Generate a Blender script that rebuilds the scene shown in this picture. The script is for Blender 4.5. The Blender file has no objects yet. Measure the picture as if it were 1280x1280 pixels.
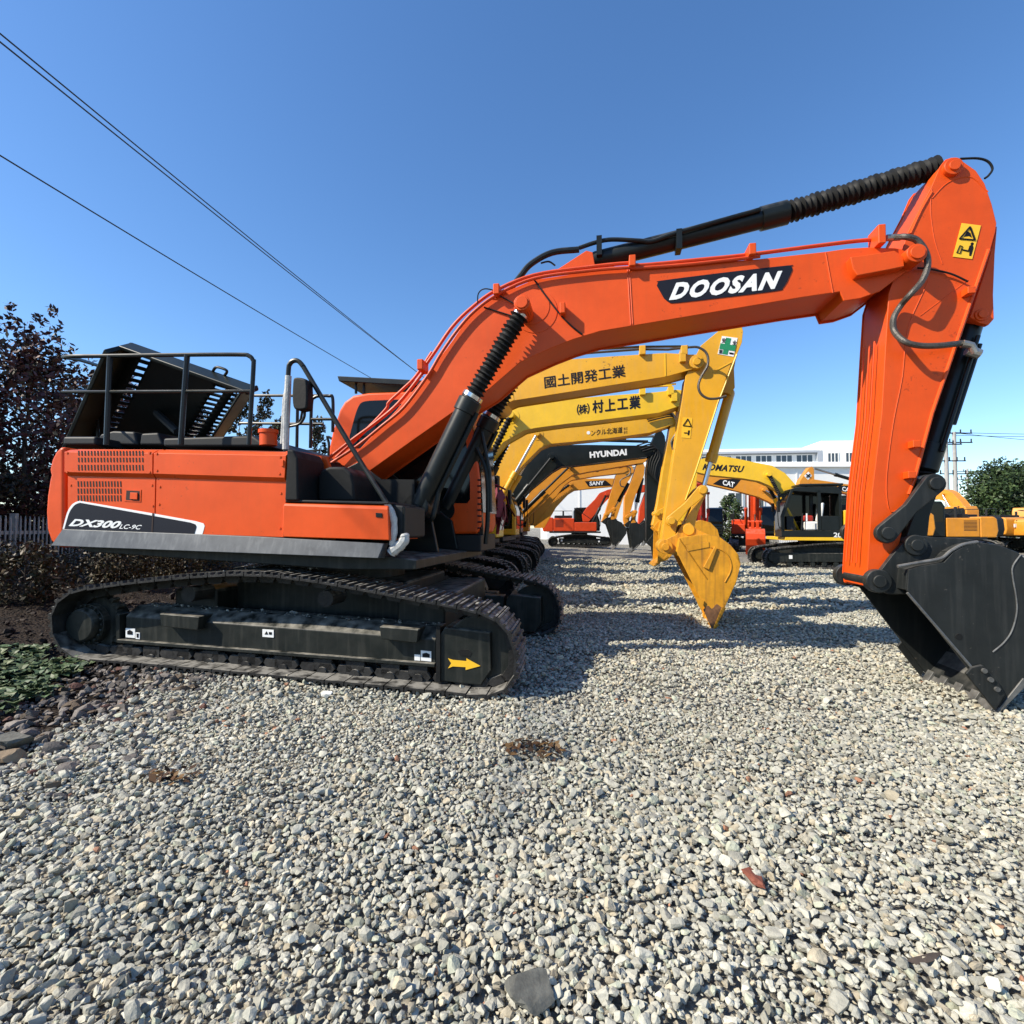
import bpy, bmesh, math, random
import numpy as np
from mathutils import Vector, Matrix, Euler
random.seed(7); RNG = np.random.default_rng(11)
R = math.radians
S = bpy.context.scene
COL = S.collection

# ------------------------------------------------------------------ camera
CAM_H = 1.51; FPX = 640.0; PITCH = math.atan(20 / 640)
cd = bpy.data.cameras.new('camera'); cam = bpy.data.objects.new('camera', cd); COL.objects.link(cam)
cam.location = (0, 0, CAM_H); cam.rotation_euler = (R(90) + PITCH, 0, 0)
cd.lens = 18.0; cd.sensor_width = 36; cd.clip_start = 0.05; cd.clip_end = 6000
S.camera = cam
S.render.resolution_x = S.render.resolution_y = 1024

def ray(px, py):
    a, b = (px - 640) / FPX, (640 - py) / FPX
    c, s = math.cos(PITCH), math.sin(PITCH)
    return Vector((a, c - b * s, s + b * c))

def relief(x, y):
    if abs(x) > 30 or y > 30: return 0.0
    return .016 * math.sin(x * 2.3 + 1.1 * math.sin(y * 1.9)) * math.sin(y * 2.9 + .8) + .011 * math.sin(x * 6.1 + y * 2.2 + 2 * math.sin(y * 1.3)) + .008 * math.sin(x * 4.4 - y * 8.3 + math.sin(x * 3))

def sstep(t):
    t = min(1, max(0, t)); return t * t * (3 - 2 * t)

def zg(x, y):
    t = -(x + .2)
    z = .044 * (t if t > 0 else 0)
    if t > 6: z = .044 * 6
    z += .34 * sstep((-4.3 - x) / 4.5) - .15 * sstep((x - 1.8) / 2.2) * sstep((8.4 - y) / 2.5)
    z += .016 * max(0, y - 11) * sstep((11 - x) / 9) * sstep((45 - y) / 8 + 1)
    return z

# ------------------------------------------------------------------ world frames
class Frame:
    def __init__(s, x, y, deg, z0=0.0):
        s.x, s.y, s.z0, s.th = x, y, z0, R(deg)
        s.F = Vector((math.cos(s.th), math.sin(s.th), 0)); s.L = Vector((-s.F.y, s.F.x, 0))
        s.o = Vector((x, y, z0))
        s.M = Matrix.Translation(s.o) @ Matrix.Rotation(s.th, 4, 'Z')
    def p(s, px, py, v=0.0):
        d = ray(px, py); c = Vector((0, 0, CAM_H))
        t = (v - (c - s.o).dot(s.L)) / d.dot(s.L)
        q = c + d * t - s.o
        return (q.dot(s.F), q.z)
    def t(s, px, py, v=0.0):
        r, z = s.p(px, py, v); return Vector((r, v, z))
    def poly(s, pts, v=0.0):
        return [s.p(a, b, v) for a, b in pts]

# ------------------------------------------------------------------ materials
MAT = {}
def mat(name, col, rough=.5, metal=0., var=.0, vscale=3., bump=0., bscale=40., dust=0., dustcol=(.32, .30, .27),
        coat=0., tint=None, spec=.5, streak=0., dustmin=.03, chips=0., chipcol=(.10, .022, .008)):
    m = bpy.data.materials.new(name); m.use_nodes = True
    nt = m.node_tree; N = nt.nodes; Lk = nt.links
    b = N['Principled BSDF']
    b.inputs['Roughness'].default_value = rough; b.inputs['Metallic'].default_value = metal
    b.inputs['Specular IOR Level'].default_value = spec
    if coat: b.inputs['Coat Weight'].default_value = coat; b.inputs['Coat Roughness'].default_value = .12
    tc = N.new('ShaderNodeTexCoord')
    cur = None
    if tint:
        at = N.new('ShaderNodeAttribute'); at.attribute_name = 'tint'; cur = at.outputs['Color']
    else:
        rgb = N.new('ShaderNodeRGB'); rgb.outputs[0].default_value = (*col, 1); cur = rgb.outputs[0]
    if var:
        n = N.new('ShaderNodeTexNoise'); n.inputs['Scale'].default_value = vscale; n.inputs['Detail'].default_value = 6
        n.inputs['Roughness'].default_value = .65
        Lk.new(tc.outputs['Object'], n.inputs['Vector'])
        mr = N.new('ShaderNodeMapRange'); mr.inputs[1].default_value = .3; mr.inputs[2].default_value = .7
        mr.inputs[3].default_value = 1 - var; mr.inputs[4].default_value = 1 + var
        Lk.new(n.outputs['Fac'], mr.inputs[0])
        mx = N.new('ShaderNodeMix'); mx.data_type = 'RGBA'; mx.blend_type = 'MULTIPLY'; mx.inputs[0].default_value = 1
        Lk.new(cur, mx.inputs[6]); Lk.new(mr.outputs[0], mx.inputs[7]); cur = mx.outputs[2]
        rr = N.new('ShaderNodeMapRange'); rr.inputs[3].default_value = max(.02, rough - .1); rr.inputs[4].default_value = min(1, rough + .12)
        Lk.new(n.outputs['Fac'], rr.inputs[0]); Lk.new(rr.outputs[0], b.inputs['Roughness'])
    if streak:
        mp = N.new('ShaderNodeMapping'); mp.inputs['Scale'].default_value = (9, 9, .7); Lk.new(tc.outputs['Object'], mp.inputs[0])
        n2 = N.new('ShaderNodeTexNoise'); n2.inputs['Scale'].default_value = 2.2; n2.inputs['Detail'].default_value = 5
        Lk.new(mp.outputs[0], n2.inputs['Vector'])
        mr = N.new('ShaderNodeMapRange'); mr.inputs[1].default_value = .5; mr.inputs[2].default_value = .8
        mr.inputs[3].default_value = 0; mr.inputs[4].default_value = streak
        Lk.new(n2.outputs['Fac'], mr.inputs[0])
        mx = N.new('ShaderNodeMix'); mx.data_type = 'RGBA'
        Lk.new(mr.outputs[0], mx.inputs[0]); Lk.new(cur, mx.inputs[6]); mx.inputs[7].default_value = (*dustcol, 1); cur = mx.outputs[2]
    if chips:
        n3 = N.new('ShaderNodeTexNoise'); n3.inputs['Scale'].default_value = 17; n3.inputs['Detail'].default_value = 3; n3.inputs['Roughness'].default_value = .7
        Lk.new(tc.outputs['Object'], n3.inputs['Vector'])
        n4 = N.new('ShaderNodeTexNoise'); n4.inputs['Scale'].default_value = 1.3; n4.inputs['Detail'].default_value = 2; Lk.new(tc.outputs['Object'], n4.inputs['Vector'])
        am = N.new('ShaderNodeMath'); am.operation = 'MULTIPLY_ADD'; am.inputs[1].default_value = .35; Lk.new(n4.outputs['Fac'], am.inputs[0]); Lk.new(n3.outputs['Fac'], am.inputs[2])
        mr = N.new('ShaderNodeMapRange'); mr.inputs[1].default_value = .875; mr.inputs[2].default_value = .895; mr.inputs[3].default_value = 0; mr.inputs[4].default_value = chips
        Lk.new(am.outputs[0], mr.inputs[0])
        mx = N.new('ShaderNodeMix'); mx.data_type = 'RGBA'
        Lk.new(mr.outputs[0], mx.inputs[0]); Lk.new(cur, mx.inputs[6]); mx.inputs[7].default_value = (*chipcol, 1); cur = mx.outputs[2]
    if dust:   # dust that has settled on upward faces and in blotches
        g = N.new('ShaderNodeNewGeometry'); sp = N.new('ShaderNodeSeparateXYZ'); Lk.new(g.outputs['True Normal'], sp.inputs[0])
        n = N.new('ShaderNodeTexNoise'); n.inputs['Scale'].default_value = 9; n.inputs['Detail'].default_value = 8
        Lk.new(tc.outputs['Object'], n.inputs['Vector'])
        a = N.new('ShaderNodeMapRange'); a.inputs[1].default_value = .15; a.inputs[2].default_value = .95; a.inputs[3].default_value = dustmin
        Lk.new(sp.outputs['Z'], a.inputs[0])
        c = N.new('ShaderNodeMapRange'); c.inputs[1].default_value = .35; c.inputs[2].default_value = .7; Lk.new(n.outputs['Fac'], c.inputs[0])
        mu = N.new('ShaderNodeMath'); mu.operation = 'MULTIPLY'; Lk.new(a.outputs[0], mu.inputs[0]); Lk.new(c.outputs[0], mu.inputs[1])
        mu2 = N.new('ShaderNodeMath'); mu2.operation = 'MULTIPLY'; mu2.use_clamp = True
        Lk.new(mu.outputs[0], mu2.inputs[0]); mu2.inputs[1].default_value = dust
        mx = N.new('ShaderNodeMix'); mx.data_type = 'RGBA'
        Lk.new(mu2.outputs[0], mx.inputs[0]); Lk.new(cur, mx.inputs[6]); mx.inputs[7].default_value = (*dustcol, 1); cur = mx.outputs[2]
    Lk.new(cur, b.inputs['Base Color'])
    if bump:
        n = N.new('ShaderNodeTexNoise'); n.inputs['Scale'].default_value = bscale; n.inputs['Detail'].default_value = 5
        Lk.new(tc.outputs['Object'], n.inputs['Vector'])
        bp = N.new('ShaderNodeBump'); bp.inputs['Strength'].default_value = bump; bp.inputs['Distance'].default_value = .01
        Lk.new(n.outputs['Fac'], bp.inputs['Height']); Lk.new(bp.outputs[0], b.inputs['Normal'])
    MAT[name] = m
    return m

mat('orange_paint', (.64, .072, .005), .44, var=.10, vscale=2.2, bump=.07, bscale=9, coat=.0, dust=.2, streak=.10, dustcol=(.22, .08, .025), spec=.30, chips=.35)
mat('orange_red_paint', (.56, .052, .008), .5, spec=.3, var=.1, dust=.3)
mat('red_paint', (.32, .02, .01), .45, var=.1)
mat('yellow_paint', (.68, .34, .008), .42, chips=.7, chipcol=(.12, .06, .02), var=.10, vscale=2, bump=.05, bscale=8, dust=.35, streak=.12, coat=.1)
mat('bright_yellow_paint', (.74, .44, .008), .42, var=.08, dust=.3, streak=.08, coat=.1)
mat('amber_paint', (.62, .235, .010), .45, var=.1, dust=.3, streak=.1)
mat('worn_yellow_paint', (.60, .27, .008), .5, var=.22, vscale=5, bump=.25, bscale=16, dust=.6, dustcol=(.13, .06, .02), streak=.6)
mat('black_paint', (.0065, .009, .0085), .36, spec=.28, var=.25, bump=.06, bscale=9, dust=.25)
mat('bucket_steel', (.016, .0185, .0185), .45, spec=.3, chips=.6, chipcol=(.09, .08, .07), var=.25, vscale=2.5, bump=.08, bscale=7, dust=.2, streak=.06, metal=.2)
mat('worn_steel', (.13, .13, .125), .5, metal=.5, var=.4, vscale=9, bump=.3, bscale=30, dust=.6)
mat('rusty_steel', (.16, .075, .03), .7, var=.5, vscale=9, bump=.3, bscale=20, dust=.5, dustcol=(.05, .03, .02), streak=.6)
mat('track_steel', (.016, .0155, .015), .6, metal=.2, spec=.3, var=.35, vscale=12, bump=.4, bscale=35, dust=1.6, dustmin=.05, dustcol=(.26, .25, .225))
mat('track_frame_paint', (.009, .0115, .010), .48, spec=.25, var=.3, bump=.12, bscale=14, dust=1.3, dustcol=(.24, .225, .19), streak=.12)
mat('grey_skirt', (.045, .052, .060), .42, metal=.1, spec=.35, var=.3, vscale=5, streak=.3, dustcol=(.22, .23, .23))
mat('lip_sheen_paint', (.014, .019, .018), .34, var=.25, spec=.3, bump=.05, bscale=6)  # hood lips, lighter than the hood plate: their lit sheen put into the colour
mat('rubber', (.007, .0075, .0075), .6, spec=.22, var=.2, bump=.15, bscale=30, dust=.2)
mat('black_glass', (.004, .005, .005), .08, spec=.3)
mat('dark_grey', (.016, .0175, .0185), .55, var=.15, spec=.25)
mat('chrome', (.6, .6, .6), .2, metal=1.)
mat('hose', (.075, .066, .055), .38, metal=.3, var=.4, vscale=60, bump=.4, bscale=150)
mat('steel_fitting', (.35, .34, .31), .4, metal=.8, var=.2)
mat('white_wrap', (.44, .44, .41), .5, var=.25, vscale=20, bump=.4, bscale=60)
mat('white_mark', (.78, .78, .76), .45)
mat('black_mark', (.008, .008, .010), .5, spec=.2)
mat('navy_mark', (.009, .010, .017), .5, spec=.2)
mat('yellow_mark', (.82, .47, .02), .45)
mat('green_mark', (.012, .22, .09), .45)
mat('maroon_ribbon', (.16, .012, .035), .6, var=.3)
mat('panel_gap', (.02, .006, .004), .8)
mat('white_wall', (.86, .84, .79), .7, var=.04, vscale=.3)
mat('cream_wall', (.78, .78, .74), .7, var=.05, vscale=.3)
mat('grey_wall', (.34, .37, .41), .7, var=.05)
mat('window_glass', (.05, .065, .08), .12, spec=.6)
mat('tower_wall', (.6, .6, .6), .7)
mat('tower_dark', (.20, .21, .20), .7)
mat('concrete', (.34, .33, .31), .8, var=.15, bump=.2)
mat('white_picket', (.30, .29, .27), .6, var=.2, streak=.2, dustcol=(.2, .18, .15))
mat('bark', (.06, .045, .035), .85, var=.4, vscale=10, bump=.5, bscale=25)
mat('leaf', (.05, .05, .05), .55, tint=True, spec=.3)
mat('gravel', (.4, .4, .4), .8, tint=True, var=.2, vscale=28, bump=.5, bscale=70, spec=.3)
mat('wire', (.012, .012, .014), .6)
mat('brick_red', (.19, .055, .03), .8, var=.3, vscale=20, bump=.4)
mat('slab', (.10, .10, .085), .85, var=.4, vscale=18, bump=.6, bscale=30)
mat('tan_stone', (.22, .16, .10), .85, var=.3, vscale=14, bump=.5, bscale=40)
mat('chalk', (.75, .73, .68), .8, var=.1, bump=.4)

# ------------------------------------------------------------------ mesh builder
SPLIT = {'wrapping', 'side_link', 'pipe_clamp', 'hose_clamp', 'weld_seam', 'hose_bracket', 'hinge_ear', 'boom_bracket', 'cylinder_bracket', 'cylinder_lug', 'bolt', 'grease_line', 'guard_post',
         'boom_pipe', 'hydraulic_hose', 'mirror', 'bucket_link', 'pin', 'link_pin', 'pin_boss', 'cylinder_hose', 'cylinder_pipe', 'clamp_ring', 'hose_fitting', 'rail', 'wear_bar', 'downpipe', 'carrier_roller', 'mirror_arm', 'roller', 'panel_bolt', 'hinge'}
class MB:
    def __init__(s): s.v = []; s.f = []; s.parts = []
    def add(s, vs, fs):
        o = len(s.v); s.parts.append(([tuple(a) for a in vs], [tuple(f) for f in fs])); s.v += s.parts[-1][0]; s.f += [tuple(i + o for i in f) for f in fs]; return s
    def prism(s, poly, v0, v1):
        A = sum(poly[i][0] * poly[(i + 1) % len(poly)][1] - poly[(i + 1) % len(poly)][0] * poly[i][1] for i in range(len(poly)))
        if A < 0: poly = poly[::-1]
        if v0 > v1: v0, v1 = v1, v0
        n = len(poly)
        vs = [(a, v0, b) for a, b in poly] + [(a, v1, b) for a, b in poly]
        fs = [tuple(range(n)), tuple(range(2 * n - 1, n - 1, -1))]
        fs += [((i + 1) % n, i, n + i, n + (i + 1) % n) for i in range(n)]
        return s.add(vs, fs)
    def box(s, x0, x1, y0, y1, z0, z1):
        return s.prism([(x0, z0), (x1, z0), (x1, z1), (x0, z1)], y0, y1)
    def tube(s, pts, r, n=8, closed=False):
        pts = [Vector(p) for p in pts]; k = len(pts); vs = []; fs = []
        up = None
        for i, p in enumerate(pts):
            t = (pts[min(i + 1, k - 1)] - pts[max(i - 1, 0)])
            if closed: t = pts[(i + 1) % k] - pts[i - 1]
            t.normalize()
            if up is None:
                up = Vector((0, 1, 0)) if abs(t.y) < .9 else Vector((1, 0, 0))
            a = (up - t * up.dot(t)).normalized(); b = t.cross(a); up = a
            rr = r[i] if isinstance(r, (list, tuple)) else r
            vs += [p + (a * math.cos(q) + b * math.sin(q)) * rr for q in [2 * math.pi * j / n for j in range(n)]]
        m = k if closed else k - 1
        for i in range(m):
            o0, o1 = i * n, ((i + 1) % k) * n
            fs += [(o0 + j, o0 + (j + 1) % n, o1 + (j + 1) % n, o1 + j) for j in range(n)]
        if not closed:
            fs += [tuple(range(n - 1, -1, -1)), tuple(range((k - 1) * n, k * n))]
        return s.add(vs, fs)
    def cyl(s, p0, p1, r, n=20): return s.tube([p0, p1], r, n)
    def lathe(s, p0, p1, prof, n=20):
        p0, p1 = Vector(p0), Vector(p1)
        return s.tube([p0.lerp(p1, t) for t, _ in prof], [q for _, q in prof], n)
    def disc(s, c, r, v0, v1, n=24, r2=None):
        return s.tube([(c[0], v0, c[1]), (c[0], v1, c[1])], [r, r2 or r], n)
    def loft(s, secs, close=True):
        n = len(secs[0]); vs = [p for q in secs for p in q]; fs = []
        for i in range(len(secs) - 1):
            for j in range(n if close else n - 1):
                fs.append((i * n + j, i * n + (j + 1) % n, (i + 1) * n + (j + 1) % n, (i + 1) * n + j))
        if close: fs += [tuple(range(n - 1, -1, -1)), tuple(range((len(secs) - 1) * n, len(secs) * n))]
        return s.add(vs, fs)
    def build(s, name, m, parent=None, fr=None, root=None, bevel=0, seg=2, smooth=35, label=None, fixn=True):
        if name in SPLIT and len(s.parts) > 1:
            r_ = None
            for a, b in s.parts:
                q = MB().add(a, b).build(name, m, parent, fr, None, bevel, seg, smooth, label, fixn); r_ = r_ or q
            return r_
        me = bpy.data.meshes.new(name); me.from_pydata(s.v, [], s.f)
        if fixn:
            bm = bmesh.new(); bm.from_mesh(me); bmesh.ops.recalc_face_normals(bm, faces=bm.faces); bm.to_mesh(me); bm.free()
        me.polygons.foreach_set('use_smooth', [True] * len(me.polygons))
        me.set_sharp_from_angle(angle=R(smooth))
        me.materials.append(MAT[m] if isinstance(m, str) else m)
        o = bpy.data.objects.new(name, me); COL.objects.link(o)
        place(o, parent, fr)
        if bevel:
            b = o.modifiers.new('bevel', 'BEVEL'); b.width = bevel; b.segments = seg; b.limit_method = 'ANGLE'; b.angle_limit = R(38)
            b.harden_normals = True
        if label: o['label'] = label
        return o

WORLD = {}
def place(o, parent, fr):
    """o's vertices are in frame fr (or the parent's own frame when fr is None)"""
    Mw = fr.M if fr else (WORLD[parent.name] if parent else Matrix())
    WORLD[o.name] = Mw
    if parent:
        o.parent = parent; o.matrix_basis = WORLD[parent.name].inverted() @ Mw
    else:
        o.matrix_basis = Mw

def thing(name, label, cat, fr, group=None):
    o = bpy.data.objects.new(name, None); COL.objects.link(o); o.empty_display_size = .3
    o.matrix_basis = fr.M; WORLD[o.name] = fr.M.copy()
    o['label'] = label; o['category'] = cat
    if group: o['group'] = group
    return o
def tag(o, label, cat, group=None):
    o['label'] = label; o['category'] = cat
    if group: o['group'] = group
    return o
def kind(o, k): o['kind'] = k; return o

def sm(pts, n=6, closed=False):
    """Catmull-Rom through points"""
    P = [Vector(p) for p in pts]; out = []
    k = len(P)
    for i in range(k if closed else k - 1):
        a = P[i - 1] if (i > 0 or closed) else P[0] * 2 - P[1]
        b, c = P[i], P[(i + 1) % k]
        d = P[(i + 2) % k] if (i + 2 < k or closed) else c * 2 - b
        for j in range(n):
            t = j / n
            out.append(.5 * ((2 * b) + (c - a) * t + (2 * a - 5 * b + 4 * c - d) * t * t + (3 * b - a - 3 * c + d) * t ** 3))
    if not closed: out.append(P[-1])
    return out
def sm2(pts, n=5):
    return [(p.x, p.y) for p in sm([(a, b, 0) for a, b in pts], n)]

def text(name, body, bl, br, tl, v, m, fr, parent, bold=.0, shear=0., sub=None, space=1.0, fat=None):
    """writing on the plane lateral=v of frame fr, fitted to three photo points"""
    cu = bpy.data.curves.new(name, 'FONT'); cu.body = body; cu.offset = bold; cu.shear = shear; cu.resolution_u = 3
    cu.space_character = space
    o = bpy.data.objects.new(name, cu); COL.objects.link(o)
    dg = bpy.context.evaluated_depsgraph_get(); dg.update()
    me = bpy.data.meshes.new_from_object(o.evaluated_get(dg))
    bpy.data.objects.remove(o); bpy.data.curves.remove(cu)
    me.name = name
    xs = [q.co.x for q in me.vertices]; ys = [q.co.y for q in me.vertices]
    x0, x1, y0, y1 = min(xs), max(xs), min(ys), max(ys)
    A = fr.t(*bl, v); B = fr.t(*br, v); D = fr.t(*tl, v)
    for q in me.vertices:
        a, b = (q.co.x - x0) / (x1 - x0), (q.co.y - y0) / (y1 - y0)
        q.co = A + (B - A) * a + (D - A) * b
    if fat:
        bm = bmesh.new()
        for k, (fx, fy) in enumerate(((-1, 0), (1, 0), (0, 1), (0, -1), (0, 0))):
            n0 = len(bm.verts); bm.from_mesh(me); bm.verts.ensure_lookup_table()
            off = (B - A) * (fx * fat / (x1 - x0)) + (D - A) * (fy * fat / (y1 - y0)) + Vector((0, -.0004 * k if v < 0 else .0004 * k, 0))
            for q in bm.verts[n0:]: q.co += off
        bm.to_mesh(me); bm.free()
    me.materials.clear(); me.materials.append(MAT[m])
    ob = bpy.data.objects.new(name, me); COL.objects.link(ob)
    place(ob, parent, fr)
    return ob

# ------------------------------------------------------------------ shared machine pieces
def lerp_path(pts, pitch):
    """resample a closed 2-D path at about pitch; returns points, tangents"""
    P = [Vector((a, b)) for a, b in pts]; P.append(P[0])
    L = [0]
    for i in range(len(P) - 1): L.append(L[-1] + (P[i + 1] - P[i]).length)
    n = max(8, round(L[-1] / pitch)); out = []
    for k in range(n):
        s_ = (k + .5) * L[-1] / n; i = max(j for j in range(len(P) - 1) if L[j] <= s_)
        t = (s_ - L[i]) / max(1e-6, L[i + 1] - L[i])
        out.append(P[i].lerp(P[i + 1], t))
    return out, L[-1] / n

def crawler_mesh(path, v0, v1, pitch=.19, detail=True):
    """shoes with grousers and the link chain inside them; path is clockwise or not, outward found from the centre"""
    pts, w = lerp_path(path, pitch); n = len(pts)
    A = sum(pts[i].x * pts[(i + 1) % n].y - pts[(i + 1) % n].x * pts[i].y for i in range(n))
    sg = 1 if A > 0 else -1
    mb = MB()
    for i in range(n):
        t = (pts[(i + 1) % n] - pts[i - 1]).normalized(); nn = Vector((t.y, -t.x)) * sg   # outward
        c = pts[i]
        def q(a, b): p = c + t * a + nn * b; return (p.x, p.y)
        h = w * .47
        prof = [q(-h, -.045), q(h, -.045), q(h, -.028)]
        if detail:
            for g in (.40, 0, -.40):
                prof += [q(w * g + .016, -.026), q(w * g + .009, 0), q(w * g - .009, 0), q(w * g - .016, -.026)]
        prof += [q(-h, -.028)]
        mb.prism(prof, v0, v1)
        if detail:
            m_ = (v0 + v1) / 2
            for s_ in (-1, 1):
                mb.prism([q(-h * .95, -.085), q(-h * .6, -.125), q(h * .75, -.125), q(h * .95, -.085), q(h * .6, -.047), q(-h * .6, -.047)], m_ + s_ * .07 - .02, m_ + s_ * .07 + .02)
        else:
            m_ = (v0 + v1) / 2
            mb.prism([q(-h, -.13), q(h, -.13), q(h, -.047), q(-h, -.047)], m_ - .11, m_ + .11)
    return mb

def bellows(mb, p0, p1, r0, r1, n):
    prof = [(0, r0 * .8)]
    for i in range(n):
        prof += [((i + .15) / n, r0 + (0.006 * math.sin(i * 2.3))), ((i + .5) / n, r1 + .006 * math.sin(i * 1.7)), ((i + .85) / n, r0)]
    prof.append((1, r0 * .8))
    mb.lathe(p0, p1, prof, 18)

def offset_in(poly, d):
    n = len(poly); A = sum(poly[i][0] * poly[(i + 1) % n][1] - poly[(i + 1) % n][0] * poly[i][1] for i in range(n))
    sg = 1 if A > 0 else -1; out = []
    for i in range(n):
        a, b, c = Vector(poly[i - 1]), Vector(poly[i]), Vector(poly[(i + 1) % n])
        t1, t2 = (b - a).normalized(), (c - b).normalized()
        n1, n2 = Vector((-t1.y, t1.x)) * sg, Vector((-t2.y, t2.x)) * sg
        m_ = n1 + n2; k = m_.length_squared
        out.append(tuple(b + (m_ * (2 / k) if k > .3 else n1) * d))
    return out

def box_beam(mb, poly, v0, v1, lip=.018):
    """welded box beam: side plates proud of the top and bottom plates"""
    mb.prism(poly, v0, v0 + lip * 1.2); mb.prism(poly, v1 - lip * 1.2, v1)
    mb.prism(offset_in(poly, lip), v0 + lip * 1.2, v1 - lip * 1.2)

def bucket_parts(root, fr, back, ear, w, m, teeth=5, tooth_len=.2, ear_v=.24, label=None, toothmat='worn_steel', edge=True):
    """back: 2-D points from the hinge side round the back to the lip; ear: polygon of the hinge ears"""
    mb = MB()
    for s_ in (-1, 1):
        mb.prism(back, s_ * w, s_ * (w - .028))
    A = sum(back[i][0] * back[(i + 1) % len(back)][1] - back[(i + 1) % len(back)][0] * back[i][1] for i in range(len(back)))
    inn = offset_in(back, .035)
    n = len(back)
    for i in range(n - 1):
        mb.prism([back[i], back[i + 1], inn[i + 1], inn[i]], -w + .028, w - .028)
    b = mb.build('bucket', m, root, fr, bevel=.006, seg=1, label=label)
    e = MB()
    for s_ in (-1, 1): e.prism(ear, s_ * ear_v, s_ * (ear_v + .06))
    e.build('hinge_ear', m, b, fr, bevel=.006, seg=1)
    d = (Vector(back[-1]) - Vector(back[-3])).normalized(); nn = Vector((-d.y, d.x))
    tip = Vector(back[-1])
    if edge:
        l = MB()
        a0 = tip - d * .34
        l.prism([tuple(a0 + nn * .03), tuple(tip + d * .05 + nn * .012), tuple(tip + d * .05 - nn * .012), tuple(a0 - nn * .03)], -w - .012, w + .012)
        l.build('cutting_edge', toothmat, b, fr, bevel=.004, seg=1)
    for k in range(teeth):
        v = -w + .07 + (2 * w - .14) * k / (teeth - 1)
        t = MB()
        c0 = tip - d * .06; c1 = tip + d * tooth_len
        q0 = [(c0 + nn * .045, .055), (c0 - nn * .045, .055)]
        sec0 = [((c0 + nn * .05).x, v - .055, (c0 + nn * .05).y), ((c0 + nn * .05).x, v + .055, (c0 + nn * .05).y),
                ((c0 - nn * .05).x, v + .055, (c0 - nn * .05).y), ((c0 - nn * .05).x, v - .055, (c0 - nn * .05).y)]
        sec1 = [((c1 + nn * .012).x, v - .04, (c1 + nn * .012).y), ((c1 + nn * .012).x, v + .04, (c1 + nn * .012).y),
                ((c1 - nn * .012).x, v + .04, (c1 - nn * .012).y), ((c1 - nn * .012).x, v - .04, (c1 - nn * .012).y)]
        t.loft([sec0, sec1]); t.build('tooth', toothmat, b, fr, bevel=.005, seg=1)
    return b

def link_arm(mb, a, b, r, v0, v1, waist=.7):
    a, b = Vector(a), Vector(b); d = (b - a).normalized(); n = Vector((-d.y, d.x)); L = (b - a).length
    pts = []
    for k in range(9):
        q = math.pi / 2 + math.pi * k / 8; pts.append(a + d * math.cos(q) * r + n * math.sin(q) * r)
    pts.append(a + d * L * .5 - n * r * waist)
    for k in range(9):
        q = -math.pi / 2 + math.pi * k / 8; pts.append(b + d * math.cos(q) * r + n * math.sin(q) * r)
    pts.append(a + d * L * .5 + n * r * waist)
    mb.prism([tuple(p) for p in pts], v0, v1)

# ================================================================== THE BIG ORANGE EXCAVATOR
CX, CY = -2.0, 6.365
U = Frame(CX, CY, -10, zg(CX, CY))     # upper structure
T = Frame(CX, CY, -8, zg(CX, CY))      # undercarriage
dx = thing('crawler_excavator', 'large orange excavator nearest the camera with raised rear hood and black bucket', 'excavator', U)

# ---- tracks
tp_px = [(90, 828), (72, 812), (63, 799), (59.5, 777), (65, 755), (85, 736), (150, 726), (215, 719), (260, 715.5), (300, 714), (340, 715.5), (399, 723),
         (459, 734), (518, 745), (577.5, 756), (620, 769), (638, 787), (648, 814), (649, 838), (640, 862), (612, 876.5), (540, 869), (450, 860.5), (360, 851.5), (270, 843), (180, 835)]
TT = {-1: T, 1: Frame(CX + T.F.x * .26, CY + T.F.y * .26, -8, T.z0)}
TP = T.poly(tp_px, -1.6)
for s_ in (-1, 1):
    v0, v1 = (-1.6, -1.0) if s_ < 0 else (1.0, 1.6)
    crawler_mesh(TP, v0, v1).build('crawler_track', 'track_steel', dx, TT[s_], smooth=20)
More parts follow.
